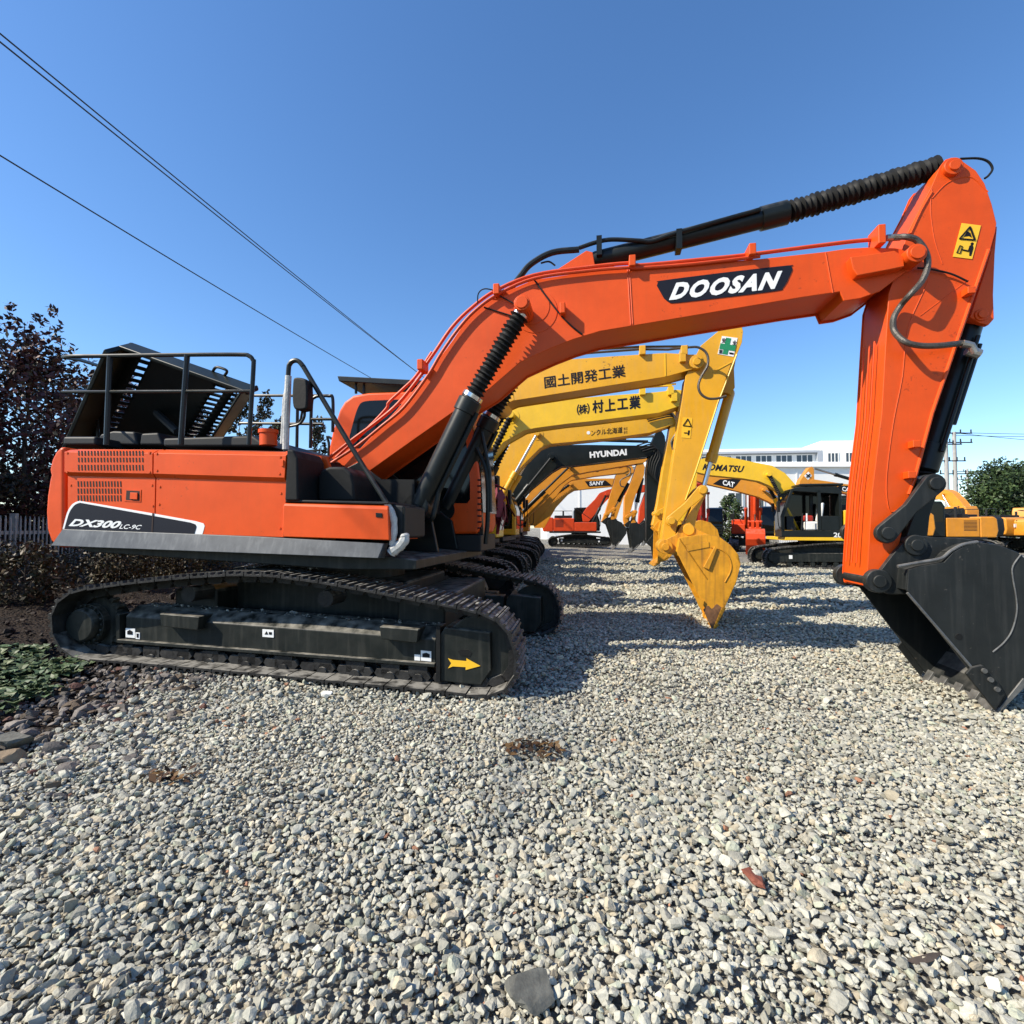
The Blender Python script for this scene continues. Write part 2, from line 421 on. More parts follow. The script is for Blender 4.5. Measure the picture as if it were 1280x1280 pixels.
# frame sections (outer face at v=-1.38)
FV = -1.38
def tl(px, py, v=FV): return T.t(px, py, v)
for s_ in (-1, 1):
    g = (lambda p: Vector((p.x, p.y * -s_, p.z)))
    secs = []
    for xa, yt, yb, ybk in ((157, 770, 800, 763), (350, 784.3, 814.5, 769), (545, 799.5, 831.5, 779)):
        a = tl(xa, yt); b = tl(xa, yb)
        up = (a.z - b.z)
        secs.append([g(b), g(a), g(a + Vector((0, .13, .09))), g(a + Vector((0, .36, .09))), g(b + Vector((0, .36, 0)))])
    fr_ = MB().loft(secs).build('track_frame', 'track_frame_paint', dx, TT[s_], bevel=.012)
    # lower flange and left end plate
    m_ = MB()
    a, b = tl(150, 802.5), tl(545, 833)
    m_.prism([(a.x, a.z), (b.x, b.z), (b.x, b.z + .035), (a.x, a.z + .035)], FV * -s_ - .04 * -s_, (FV + .36) * -s_)
    c = tl(150, 767.5)
    m_.prism([(a.x - .03, a.z), (a.x + .015, a.z), (c.x + .015, c.z), (c.x - .03, c.z)], (FV - .02) * -s_, (FV + .34) * -s_)
    m_.build('flange', 'track_frame_paint', fr_, TT[s_], bevel=.006, seg=1)
    m_ = MB(); q = T.poly([(549, 795), (556, 784), (613, 790.6), (614, 838), (601, 857), (548, 851.5)], FV - .03)
    m_.prism(q, (FV - .03) * -s_, (FV + .4) * -s_)
    m_.build('idler_guard', 'track_frame_paint', fr_, TT[s_], bevel=.012)
    m_ = MB(); q = T.poly([(545, 783), (550, 783), (550, 853), (545, 853)], FV - .05); m_.prism(q, (FV - .05) * -s_, (FV - .028) * -s_)
    q = T.poly([(572, 814), (577, 811.5), (586, 812.5), (590, 816), (587, 821), (576, 820)], FV - .034); m_.prism(q, (FV - .034) * -s_, (FV - .02) * -s_)
    m_.build('guard_slot', 'rubber', fr_, TT[s_])
    # steps
    for (x0, y0, x1) in ((199, 767, 249), (474, 783, 523)):
        m_ = MB(); q = T.poly([(x0, y0), (x1, y0 + 4), (x1 - 2, y0 + 21), (x0 + 2, y0 + 16)], FV - .10)
        m_.prism(q, (FV - .10) * -s_, (FV + .12) * -s_); m_.build('step', 'track_frame_paint', fr_, TT[s_], bevel=.008, seg=1)
    # rollers
    for x in (167, 200, 236, 272, 317, 362, 410, 450, 493, 527):
        y = 818 + (x - 167) * .074
        r, z = T.p(x, y, FV + .1)
        m_ = MB(); m_.disc((r, z), .095, (FV + .02) * -s_, (FV + .34) * -s_, 18); m_.disc((r, z), .05, (FV - .03) * -s_, (FV + .02) * -s_, 12)
        m_.box(r - .09, r + .09, (FV - .01) * -s_, (FV + .01) * -s_, z + .02, z + .12)
        SPLIT.discard('roller'); m_.build('roller', 'track_steel', fr_, TT[s_]); SPLIT.add('roller')
    for x in (240, 410):
        r, z = T.p(x, 735 + (x - 240) * .03, FV + .1); m_ = MB(); m_.disc((r, z - .06), .08, (FV + .05) * -s_, (FV + .34) * -s_, 16)
        m_.build('carrier_roller', 'track_steel', fr_, TT[s_])
    # sprocket with hub, idler
    r, z = T.p(104, 781, -1.45); m_ = MB()
    for k in range(22):
        a = 2 * math.pi * k / 22
        m_.prism([(r + math.cos(a + d) * e, z + math.sin(a + d) * e) for d, e in ((-.1, .28), (-.05, .335), (.05, .335), (.1, .28))], -1.34 * -s_, -1.26 * -s_)
    m_.disc((r, z), .295, -1.34 * -s_, -1.26 * -s_, 30)
    sp_ = m_.build('sprocket', 'track_frame_paint', dx, TT[s_])
    m_ = MB(); m_.disc((r, z), .205, -1.42 * -s_, -1.1 * -s_, 32); m_.lathe((r, -1.5 * -s_, z), (r, -1.42 * -s_, z), [(0, .06), (.05, .15), (.3, .165), (1, .17)], 32)
    for k in range(20):
        a = 2 * math.pi * k / 20; c = (r + .188 * math.cos(a), z + .188 * math.sin(a)); m_.disc(c, .014, -1.44 * -s_, -1.42 * -s_, 6)
    m_.build('hub', 'track_frame_paint', sp_, TT[s_], bevel=.006)
    r, z = T.p(600, 813, -1.3); m_ = MB(); m_.disc((r, z), .33, -1.36 * -s_, -1.24 * -s_, 36); m_.disc((r, z), .12, -1.37 * -s_, -1.18 * -s_, 20)
    m_.build('idler', 'track_frame_paint', dx, TT[s_], bevel=.01)
    # inner side plate behind the rollers
    if s_ < 0:
        NF = fr_
m_ = MB()
m_.prism(T.poly([(159, 785), (162.5, 785.3), (162.5, 799), (159, 798.7)], FV - .003), FV - .003, FV)
for q in ([(157, 785.0), (168.6, 786), (168.6, 797.6), (157, 796.6)], [(169.4, 790.5), (174.5, 791), (174.5, 799), (169.4, 798.6)],
          [(328, 786.5), (342, 787.5), (342, 797), (328, 796)], [(526, 813), (539, 814.3), (539, 827), (526, 825.7)], [(518, 818), (525, 818.6), (525, 826), (518, 825.4)]):
    MB().prism(T.poly(q, FV - .006), FV - .006, FV + .01).build('sticker', 'white_mark', NF, T)
for q in ([(159, 789), (162, 787.4), (165.5, 789.5), (165.5, 793.5), (159, 793)], [(330.5, 793), (333, 789), (335, 793.2)], [(336, 790), (339.5, 790.3), (339.5, 793.5), (336, 793.2)],
          [(528, 817), (533, 816), (537, 818), (537, 822), (528, 821.5)], [(170.5, 792), (173, 792), (172.8, 797), (170.8, 797)]):
    MB().prism(T.poly(q, FV - .009), FV - .009, FV - .0062).build('sticker_mark', 'black_mark', NF, T)
arrow = [(560, 823), (566, 825), (583, 826.5), (583, 823), (600.5, 832.5), (582, 837.5), (582, 834), (566, 833), (560, 835.5), (564, 829)]
MB().prism(T.poly(arrow, FV - .036), FV - .036, FV - .0305).build('arrow_sign', 'yellow_mark', NF, T)
# car body between the tracks and swing ring
m_ = MB(); m_.box(-1.0, 1.0, -.75, .75, .38, .86); m_.box(-1.5, -1.0, -1.05, 1.05, .42, .78); m_.box(1.0, 1.5, -1.05, 1.05, .42, .74)
cb = m_.build('car_body', 'track_frame_paint', dx, T, bevel=.03)
MB().cyl((0, 0, .8), (0, 0, 1.06), .66, 40).build('swing_ring', 'track_frame_paint', cb, T)

# ---- house: right side (towards the camera)
SV = -1.48
def side_panel(name, rows, back=.14, m='orange_paint'):
    """rows: (xL, yL, xR, yR, dv)"""
    secs = [[], []]
    for xl, yl, xr, yr, dv in rows:
        a = U.t(xl, yl, SV); b = U.t(xr, yr, SV); a.y += dv; b.y += dv; secs[0].append(a); secs[1].append(b)
    for s_, k in ((secs[0], 0), (secs[1], 1)):
        e = s_[-1].copy(); e.y = SV + back; f = s_[0].copy(); f.y = SV + back; s_ += [e, f]
    return MB().loft(secs).build(name, m, dx, U, bevel=.008)
P1 = side_panel('engine_door', [(80.5, 559, 190, 559.5, .16), (80.5, 561, 190.5, 562, .06), (80.5, 565, 190.5, 566.5, .0), (80.5, 590, 190.3, 592, 0), (80.5, 594.5, 190.3, 597, .035), (80.3, 660, 188.8, 666, .035)])
P2 = side_panel('pump_door', [(192.2, 559.5, 357, 561.5, .16), (192.2, 562, 357.3, 564.5, .06), (192.2, 566.5, 357.3, 569.5, 0), (191.8, 592, 355.5, 597, 0), (191.8, 597, 355.2, 602, .035), (190.4, 666, 352.4, 671.5, .035)])
cw_px = [(79.6, 557.6), (74, 558.6), (68.5, 564), (63.5, 574), (60.5, 587), (62, 594), (60.5, 600), (57.5, 620), (56.2, 640), (57.5, 662), (62, 676), (68, 682.5), (74, 684.5), (79.4, 683)]
MB().prism(U.poly(cw_px, -1.43), -1.43, 1.43).build('counterweight', 'orange_paint', dx, U, bevel=.05, seg=3)
# dark core of the house so that the seams read dark
q = U.poly([(80, 562), (356, 564), (351, 672), (80, 664)], -1.36)
MB().prism(q, -1.36, 1.36).build('house_core', 'panel_gap', dx, U)
# far-side panels
q = U.poly([(80, 559), (356, 562), (351, 672), (80, 664)], -1.36)
MB().prism(q, 1.37, 1.46).build('side_door', 'orange_paint', dx, U, bevel=.01)
# tool box
TBX = side_panel('tool_box', [(355, 627.3, 481, 630.6, .10), (354.2, 629, 484, 632.5, .02), (354, 632, 485, 637, 0), (352.6, 671, 486.5, 675.3, 0)], back=.75)
q = U.poly([(362, 625), (488, 627.5), (491, 630), (481, 631), (362, 628)], SV + .1)
MB().prism(q, SV + .03, SV + .85).build('tool_box_cover', 'dark_grey', dx, U, bevel=.01)
q = U.poly([(488, 630), (512, 633), (512, 672), (489, 675)], -1.2)
MB().prism(q, -1.35, -.75).build('nose_box', 'dark_grey', dx, U, bevel=.02)
# dark pillar cover between the pump door and tool box
q = U.poly([(357.8, 561), (366, 562), (371, 572), (372, 626), (355, 626)], SV)
MB().prism(q, SV + .005, SV + .5).build('pillar_cover', 'rubber', dx, U, bevel=.02)
q = U.poly([(366, 563), (411, 571), (420, 600), (372, 600)], -.9)
MB().prism(q, -.95, -.9).build('inner_panel', 'orange_paint', dx, U, bevel=.01)
q = U.poly([(400, 627), (400, 597), (404, 588), (414, 584), (432, 584), (442, 592), (445, 606), (446, 627)], -1.1)
MB().prism(q, -1.15, -.6).build('filler_box', 'rubber', dx, U, bevel=.03)
q = U.poly([(372, 598), (520, 600), (520, 640), (372, 630)], -.55)
MB().prism(q, -.6, .3).build('deck_block', 'rubber', dx, U)
# skirt and underframe
q = U.poly([(78, 661.2), (320, 670.2), (480, 679.5), (475, 697.5), (320, 691.5), (69, 677.5)], SV - .02)
a_ = []
secs = []
for (xt, yt, xb, yb) in ((78, 661.4, 69.5, 682), (200, 665.8, 200, 687), (320, 670.5, 320, 691.5), (480, 679.3, 475.5, 697.5)):
    a = U.t(xt, yt, SV); b = U.t(xb, yb, SV)
    secs.append([a + Vector((0, .0, 0)), b + Vector((0, -.05, 0)), b + Vector((0, .1, -.01)), a + Vector((0, .1, 0))])
MB().loft(secs).build('skirt', 'grey_skirt', dx, U, bevel=.006)
q = U.poly([(82, 676), (474, 694), (520, 700), (520, 712), (430, 712), (110, 690)], SV + .12)
MB().prism(q, SV + .12, 1.3).build('main_frame', 'track_frame_paint', dx, U, bevel=.01)
# louvres
def louvre(rows, x0, x1, n, parent=P1):
    m_ = MB()
    for (y0, y1, dv) in rows:
        for k in range(n):
            x = x0 + (x1 - x0) * k / (n - 1)
            m_.prism(U.poly([(x - .95, y0), (x + .55, y0), (x + .95, y1), (x - .55, y1)], SV + dv), SV + dv - .003, SV + dv + .004)
    m_.build('louvre', 'panel_gap', parent, U)
louvre([(563.5, 569.5, 0), (572, 577.7, 0), (581, 588, 0)], 98.5, 178.5, 21)
louvre([(601.5, 608.5, .035), (610.5, 617, .035), (619, 626.5, .035)], 98, 151, 15)
q = U.poly([(156, 611), (176.5, 612), (176, 627.5), (155, 626.5)], SV + .033)
m_ = MB().prism(q, SV + .030, SV + .036)
dh = m_.build('door_handle', 'orange_paint', P1, U)
MB().prism(U.poly([(158, 613), (174.5, 613.8), (174, 625.8), (157.3, 625)], SV + .029), SV + .0285, SV + .031).build('handle_recess', 'panel_gap', P1, U)
MB().prism(U.poly([(163.5, 615.5), (172.5, 616), (172.2, 624.5), (163, 624)], SV + .026), SV + .016, SV + .0283).build('latch', 'orange_paint', P1, U, bevel=.003, seg=1)
m_ = MB()
for x, y in ((84, 566), (84, 590), (187, 566), (187, 590), (84, 606), (186, 606), (187, 632)): m_.disc(U.p(x, y, SV), .012, SV - .006 + (.035 if y > 598 else 0), SV + .045, 8)
m_.build('panel_bolt', 'orange_paint', P1, U)
m_ = MB()
for x, y in ((196, 567), (196, 588), (350, 571), (349, 592), (196, 608), (195, 630), (348, 616), (347, 660)): m_.disc(U.p(x, y, SV), .012, SV - .006 + (.035 if y > 598 else 0), SV + .045, 8)
m_.build('panel_bolt', 'orange_paint', P2, U)
m_ = MB()
for y in (575, 640):
    m_.box(*[U.p(x, y, SV)[0] for x in (352, 355)], SV - .012 + (.035 if y > 598 else 0), SV + .04, U.p(352, y + 8, SV)[1], U.p(352, y, SV)[1])
m_.build('hinge', 'orange_paint', P2, U, bevel=.003, seg=1)
MB().prism(U.poly([(470, 641), (478, 641.5), (478, 647), (470, 646.5)], SV), SV - .008, SV + .01).build('latch', 'black_paint', TBX, U, bevel=.003, seg=1)
# model decal
DV = SV + .034
MB().prism(sm2(U.poly([(78.5, 661), (84, 641), (89, 632), (94, 628), (99.5, 626)], DV), 4) + U.poly([(190.4, 641.6), (245, 651.5), (254.5, 654.3), (256, 657.5), (253, 668.3), (180, 665.5)], DV), DV - .002, DV + .002).build('decal_border', 'white_mark', P1, U)
DV -= .004
MB().prism(sm2(U.poly([(80.5, 661), (86, 642.5), (90.5, 634.5), (95, 630.3), (100, 628.4)], DV), 4) + U.poly([(189.3, 644.4), (238, 653.2), (244, 655.4), (245.6, 658.2), (242.8, 667.6), (180, 665)], DV), DV - .001, DV + .001).build('decal', 'navy_mark', P1, U)
DV -= .003
text('lettering', 'DX300', (86, 657.5), (148.5, 660.6), (90, 648.7), DV, 'white_mark', U, P1, bold=.03, shear=.25, fat=.015)
text('lettering', 'LC-9C', (148.8, 660.9), (176, 662), (150.3, 655.2), DV, 'white_mark', U, P1, bold=.014, shear=.25)
MB().prism(U.poly([(190.4, 641), (192, 641.3), (190.6, 667), (189, 667)], DV), DV - .001, DV + .001).build('seam', 'panel_gap', P1, U)
# exhaust cap
m_ = MB(); a = U.t(335.5, 557, -1.1); s1 = U.t(335.5, 537, -1.1)
m_.lathe(a, s1, [(0, .085), (.75, .085), (.76, .098), (.98, .098), (1, .07)], 20)
m_.build('filler_cap', 'orange_paint', dx, U)

# ---- roof details: railing, raised hood, engine lumps
RV = -1.3
m_ = MB(); rr = .022
m_.tube(sm([U.t(132, 460, .2), U.t(100, 450, -.7), U.t(80, 446, RV), U.t(137, 445, RV), U.t(234, 443.5, RV), U.t(300, 443.3, RV), U.t(311, 444.8, RV), U.t(316, 450, RV), U.t(316.8, 460, RV), U.t(311, 556, RV)], 5), rr, 8)
m_.tube([U.t(118, 487, .0), U.t(78, 490, RV), U.t(314.5, 489, RV)], rr * .8, 8)
for a, b in (((137.5, 445), (133, 556)), ((234, 444), (226, 556))): m_.tube([U.t(*a, RV), U.t(*b, RV)], rr * 1.25, 8)
m_.tube([U.t(123, 458, .1), U.t(122, 560, .1)], rr, 8)
m_.build('guard_rail', 'black_paint', dx, U)
m_ = MB()
m_.tube([U.t(300, 494.5, .6), U.t(404, 494.5, .6)], .02, 8); m_.tube([U.t(300, 529, .6), U.t(404, 530, .6)], .02, 8)
m_.tube(sm([U.t(388, 560, -.2), U.t(389.5, 505, -.2), U.t(393, 497, -.2), U.t(400, 495, -.2), U.t(411, 495, -.2), U.t(416, 499, -.2), U.t(416, 540, -.2)], 5), .02, 8)
m_.tube([U.t(389, 524, -.2), U.t(416, 524, -.2)], .018, 8)
m_.tube([U.t(372, 505, .0), U.t(371, 562, .0)], .02, 8)
m_.build('guard_rail', 'black_paint', dx, U)
# raised hood: pressed tray lid leaning on its hinge, open side towards the camera
HB, HT = .55, -.65
TLc, TRc, BRc, BLc = U.t(163, 428, HT), U.t(322, 484, HT), U.t(266, 566, HB), U.t(98, 566, HB)
def hood_pt(u, w): return TLc.lerp(TRc, u).lerp(BLc.lerp(BRc, u), w)
us = [0, .06, .10, .13, .155, .18, .205, .23, .27, .5, .70, .735, .76, .785, .81, .85, .875, .90, .925, .95, 1.0]
slots = {2, 4, 6, 11, 13, 16, 18}; slots = {3, 4, 5, 11, 12, 13, 16, 17, 18}
ws = [0, .06] + [.06 + .026 * i for i in range(1, 31)] + [1.0]
vs, fs = [], []
for w in ws:
    for u in us: vs.append(hood_pt(u, w))
nu = len(us)
for j in range(len(ws) - 1):
    for i in range(nu - 1):
        if i in slots and j % 2 == 1 and j < len(ws) - 2 and j > 0: continue
        fs.append((j * nu + i, j * nu + i + 1, (j + 1) * nu + i + 1, (j + 1) * nu + i))
hd = MB().add(vs, fs).build('engine_hood', 'black_paint', dx, U, fixn=False)
so = hd.modifiers.new('thick', 'SOLIDIFY'); so.thickness = .012
nrm = (TRc - TLc).cross(BLc - TLc).normalized()
if nrm.y > 0: nrm = -nrm
def lipbox(a, b, d0, th):
    e = (b - a).normalized(); w_ = e.cross(nrm).normalized() * th
    sec = lambda p: [p - nrm * .02, p + nrm * d0, p + nrm * d0 + w_, p - nrm * .02 + w_]
    return [sec(a), sec(b)]
m_ = MB()
m_.loft(lipbox(TLc, TRc, .16, .05)); m_.loft(lipbox(BLc, TLc, .34, .06)); m_.loft(lipbox(TRc, BRc, .26, .03))
m_.build('hood_lip', 'lip_sheen_paint', hd, U, bevel=.045, seg=4)
m_ = MB(); a = TLc.lerp(TRc, .66) ; b = TLc.lerp(TRc, .75)
up_ = (TLc - BLc).normalized()
m_.tube(sm([a, a + up_ * .07, a.lerp(b, .2) + up_ * .1, a.lerp(b, .8) + up_ * .1, b + up_ * .07, b], 4), .016, 8)
m_.build('hood_handle', 'black_paint', hd, U)
m_ = MB()
m_.tube([hood_pt(.45, .5) + nrm * .03, U.t(222, 540, -.3)], .05, 8)
m_.build('hood_stay', 'dark_grey', dx, U)
m_ = MB()
m_.prism(U.poly([(140, 560), (144, 546), (160, 542), (186, 543), (190, 560)], -.6), -.8, -.2)
m_.prism(U.poly([(192, 560), (194, 545), (215, 544), (221, 560)], -.6), -.8, -.2)
m_.prism(U.poly([(100, 560), (100, 549), (140, 549), (140, 560)], -.9), -1.1, .9)
m_.prism(U.poly([(222, 562), (222, 551), (330, 548), (352, 562)], -.9), -1.1, .9)
m_.prism(U.poly([(240, 558), (243, 549), (268, 548), (270, 558)], -1.0), -1.05, -.9)
m_.build('engine', 'dark_grey', dx, U, bevel=.03)
# ---- handrail, mirror
MV = -1.25
m_ = MB(); m_.tube(sm([U.t(357, 565, MV), U.t(358, 520, MV), U.t(360.5, 465, MV), U.t(362.5, 455, MV), U.t(367, 451, MV), U.t(373, 451.5, MV), U.t(379, 458, MV), U.t(385, 468, MV), U.t(440, 560, MV - .05), U.t(484, 630, MV - .15)], 5), .024, 10)
hr_ = m_.build('hand_rail', 'black_paint', dx, U)
m_ = MB(); m_.tube([U.t(357, 562, MV), U.t(358, 520, MV), U.t(360.5, 470, MV)], [.033, .036, .032], 10)
m_.tube([U.t(353, 555, MV), U.t(355.5, 500, MV), U.t(361.5, 463, MV)], [.022, .02, .012], 8)
m_.tube(sm([U.t(483, 630, MV - .15), U.t(490, 643, MV - .15), U.t(492.5, 655, MV - .15), U.t(491.5, 675, MV - .15), U.t(490, 682, MV - .15)], 4), [.03, .034, .036, .038, .036, .034, .038, .034, .03, .034, .036, .03, .03, .034, .03, .03, .03][:17], 9)
m_.tube(sm([U.t(488, 692, MV - .15), U.t(492, 688, MV - .15), U.t(501, 681, MV - .15), U.t(506, 673, MV - .15), U.t(505, 667, MV - .15)], 4), [.03, .05, .045, .05, .055, .05, .045, .052, .05, .045, .05, .05, .045, .04, .045, .04, .03], 9)
m_.build('wrapping', 'white_wrap', hr_, U)
m_ = MB(); m_.tube([U.t(505, 668, MV - .1), U.t(505.5, 634, MV - .1)], .012, 8); m_.build('rail_end', 'black_paint', hr_, U)
m_ = MB(); m_.prism(sm2(U.poly([(369, 482), (370, 475), (374, 473), (383, 474.5), (386.5, 478), (387.5, 490), (387, 508), (384, 513), (374, 513.5), (369.5, 509), (368.5, 495), (369, 482)], MV - .05), 3)[:-1], MV - .1, MV + .02)
mi = m_.build('mirror', 'rubber', dx, U, bevel=.02)
m_ = MB(); m_.tube(sm([U.t(381, 513, MV), U.t(380, 522, MV), U.t(374, 530, MV), U.t(362, 533, MV)], 4), .014, 8)
m_.tube([U.t(378, 513, MV + .02), U.t(376, 524, MV + .02), U.t(371, 531, MV + .02)], .012, 8)
m_.build('mirror_arm', 'black_paint', mi, U)

# ---- cab (left side of the machine, behind the boom)
CV0, CV1 = .42, 1.42
cab_px = [(411, 600), (411, 560), (415, 540), (424, 512), (430, 502), (441, 494), (460, 490.5), (506, 489), (560, 489), (582, 500), (592, 540), (599, 600), (600, 655), (596, 667), (537, 668), (470, 668), (420, 640)]
cab = MB().prism(U.poly(cab_px, CV0), CV0, CV1).build('cab', 'orange_paint', dx, U, bevel=.04, seg=3)
MB().prism(sm2(U.poly([(437, 546), (444, 520), (449, 507), (454, 502.5), (462, 501)], CV0), 3) + U.poly([(498, 499.5), (496, 560), (440, 560)], CV0), CV0 - .006, CV0 + .02).build('window', 'black_glass', cab, U)
MB().prism(U.poly([(470, 612), (500, 505), (572, 503), (582, 545), (587.5, 600), (587.5, 624), (584, 629), (545, 629), (500, 628)], CV0), CV0 - .006, CV0 + .02).build('window', 'black_glass', cab, U)
r1, z1 = U.p(601, 640, CV0); r2, z2 = U.p(594, 545, CV0)
m_ = MB(); m_.loft([[(r1 + .012, v, z1), (r2 + .03, v, z2), (r2 - .1, v, z2), (r1 - .1, v, z1)] for v in (CV0 + .08, CV1 - .08)])
m_.build('windscreen', 'black_glass', cab, U)
m_ = MB(); m_.prism(U.poly([(426, 472.5), (428, 479), (545, 486), (552, 479)], CV0 + .1), CV0, CV1)
rg = m_.build('roof_guard', 'black_paint', cab, U, bevel=.01)
m_ = MB()
for x, y0, y1 in ((445, 480, 492), (455, 480, 492), (520, 483, 490)): m_.tube([U.t(x, y0, CV0 + .1), U.t(x, y1, CV0 + .1)], .018, 6)
m_.build('guard_post', 'black_paint', cab, U)
m_ = MB(); m_.prism(U.poly([(590, 596), (600, 600), (604, 668), (598, 672)], CV0 + .1), CV0 + .1, CV0 + .16)
for k in range(9):
    y = 600 + k * 7.5; m_.tube([U.t(597, y, CV0 - .02), U.t(602, y, CV0 - .02)], .012, 6)
m_.tube(sm([U.t(596, 560, CV0 - .1), U.t(608, 590, CV0 - .1), U.t(610, 640, CV0 - .1), U.t(607, 680, CV0 - .1)], 5), .03, 8)
m_.tube([U.t(602, 540, CV0 - .1), U.t(612, 590, CV0 - .1), U.t(613, 640, CV0 - .1)], .025, 8)
m_.build('front_guard', 'black_paint', cab, U)
m_ = MB(); m_.prism(U.poly([(500, 668), (600, 668), (600, 690), (500, 690)], CV0), CV0 + .05, CV1 - .05)
m_.build('cab_mount', 'dark_grey', dx, U, bevel=.02)
# boom foot brackets on the frame
m_ = MB(); q = U.poly([(420, 640), (428, 588), (448, 578), (478, 600), (540, 650), (548, 690), (420, 690)], -.42)
m_.prism(q, -.44, -.38); m_.prism(q, .34, .40); m_.build('boom_bracket', 'black_paint', dx, U, bevel=.01)

# ---- boom
BV = .31
boom_px = [(446, 602.5), (432, 592), (430, 582), (440, 571)] + [(495, 513), (537, 464), (565, 426), (588, 392), (619, 370), (667, 349.5), (735, 339.5), (785, 335.5), (870, 330), (950, 323.5), (1032, 314.5), (1059, 310.5), (1085, 309), (1119, 310)] + \
    [(1132, 312), (1144, 313), (1149, 320), (1147, 330), (1139, 336), (1130, 341), (1100, 364), (1075, 373), (1055, 376), (1050, 364.5), (1000, 372), (920, 385.5), (840, 399), (750, 414), (717, 424), (689, 435), (650, 453), (612, 486), (572, 511), (515, 551), (460, 590)]
# (smooth the upper bow)
bm_ = MB(); box_beam(bm_, U.poly(boom_px, -BV), -BV, BV, .02)
boom = bm_.build('boom', 'orange_paint', dx, U, bevel=.007, seg=2)
m_ = MB()
for xa, ya, xb, yb in ((787, 337, 791, 405), (784.5, 337, 788.5, 406), (1032, 316, 1041, 366)):
    m_.tube([U.t(xa, ya, -BV - .001), U.t(xb, yb, -BV - .001)], .007, 6)
m_.build('weld_seam', 'orange_paint', boom, U)
def boss(pp, v0, v1, r, rr_, parent, m='orange_paint'):
    m_ = MB(); m_.disc(pp, r, v0, v1, 28); m_.build('pin_boss', m, parent, U, bevel=.008)
    for e in (v0,):
        m_ = MB(); m_.disc(pp, rr_, e - .018, e + .02, 24); m_.build('pin', m, parent, U, bevel=.006)
cpin = U.p(655, 386, -.5)
boss(cpin, -.66, .66, .085, .065, boom)
m_ = MB(); m_.disc(U.p(665, 384, -BV), .2, -BV - .012, BV + .012, 32); m_.disc(U.p(670, 390, -BV), .24, -BV - .006, BV + .006, 32)
m_.build('pin_plate', 'orange_paint', boom, U, bevel=.004)
apin = U.p(1139, 322.5, -.37)
# reinforcing boss arm at the boom nose
m_ = MB(); m_.prism(U.poly([(1063, 321), (1119, 313), (1130, 321), (1131, 333), (1112, 337), (1072, 344.5), (1066, 336)], -BV - .1), -BV - .1, BV + .1)
m_.build('nose_plate', 'orange_paint', boom, U, bevel=.01)
boss(apin, -.47, .47, .09, .065, boom)
# name decal
N0 = -BV - .003
MB().prism(sm2(U.poly([(821, 357), (823, 352.5), (828, 350.6), (905, 340.8), (984, 332), (989, 333), (990.5, 337.5)], N0), 4) + sm2(U.poly([(984, 352), (978.5, 360), (970, 363.8), (900, 372.5), (845, 378.7), (836, 377.6), (830, 373)], N0), 4), N0 - .003, N0 + .002).build('name_plate', 'navy_mark', boom, U)
text('lettering', 'DOOSAN', (836.5, 375.2), (972.5, 360.5), (841.5, 354), N0 - .006, 'white_mark', U, boom, bold=.045, shear=.20, space=1.2, fat=.014)
# pipes along the boom
m_ = MB(); pv = -BV - .0
up1 = [(404, 580), (440, 552), (470, 530), (498, 506), (527, 470), (532, 459), (545, 440), (565, 411), (588, 388), (619, 365.5), (667, 346), (735, 336), (785, 331)]
m_.tube(sm([U.t(x, y - 2, pv + .06) for x, y in up1] + [U.t(x, y, pv + .06) for x, y in ((800, 331.5), (870, 325), (930, 319), (1000, 310), (1060, 302.5), (1096, 299))], 5), .021, 8)
up2 = [(412, 581), (447, 558), (478, 533), (505, 510), (535, 470), (550, 445), (570, 416), (592, 391), (622, 369), (668, 349), (735, 339.5), (785, 335.5)]
m_.tube(sm([U.t(x, y - 1, pv - .04) for x, y in up2] + [U.t(x, y, pv - .02) for x, y in ((800, 335), (870, 329.5), (950, 320.5))], 5), .019, 8)
m_.tube(sm([U.t(x, y, pv + .2) for x, y in ((420, 572), (455, 540), (482, 512), (486, 503), (503, 487), (520, 470), (540, 440))], 5), .019, 8)
m_.build('boom_pipe', 'orange_red_paint', boom, U)
m_ = MB()
for x, y, s_ in ((528, 457, 1), (622, 364, 1), (790, 329, 1), (938, 315, 1), (1097, 296, 1.6)):
    r, z = U.p(x, y, pv); m_.box(r - .035, r + .035, pv - .09, pv + .12, z - .07 * s_, z + .05 * s_)
for x, y in ((704, 390),):
    r, z = U.p(x, y, pv); m_.box(r - .03, r + .03, pv - .12, pv, z - .06, z + .06)
m_.build('pipe_clamp', 'orange_paint', boom, U, bevel=.01)
m_ = MB()
m_.tube(sm([U.t(668, 350, -BV - .01), U.t(680, 367, -BV - .02), U.t(700, 393, -BV - .03), U.t(715, 408, -BV - .02), U.t(728, 418, -BV - .01)], 5), .009, 6)
m_.tube(sm([U.t(622, 364, -BV - .06), U.t(606, 361, -BV - .06), U.t(598, 367, -BV - .03), U.t(597, 380, -BV - .01)], 5), .007, 6)
m_.tube([U.t(605, 384, -BV - .008), U.t(650, 398, -BV - .02)], .008, 6); m_.tube([U.t(620, 367, -BV - .03), U.t(645, 381, -BV - .03)], .008, 6)
m_.build('grease_line', 'rubber', boom, U)
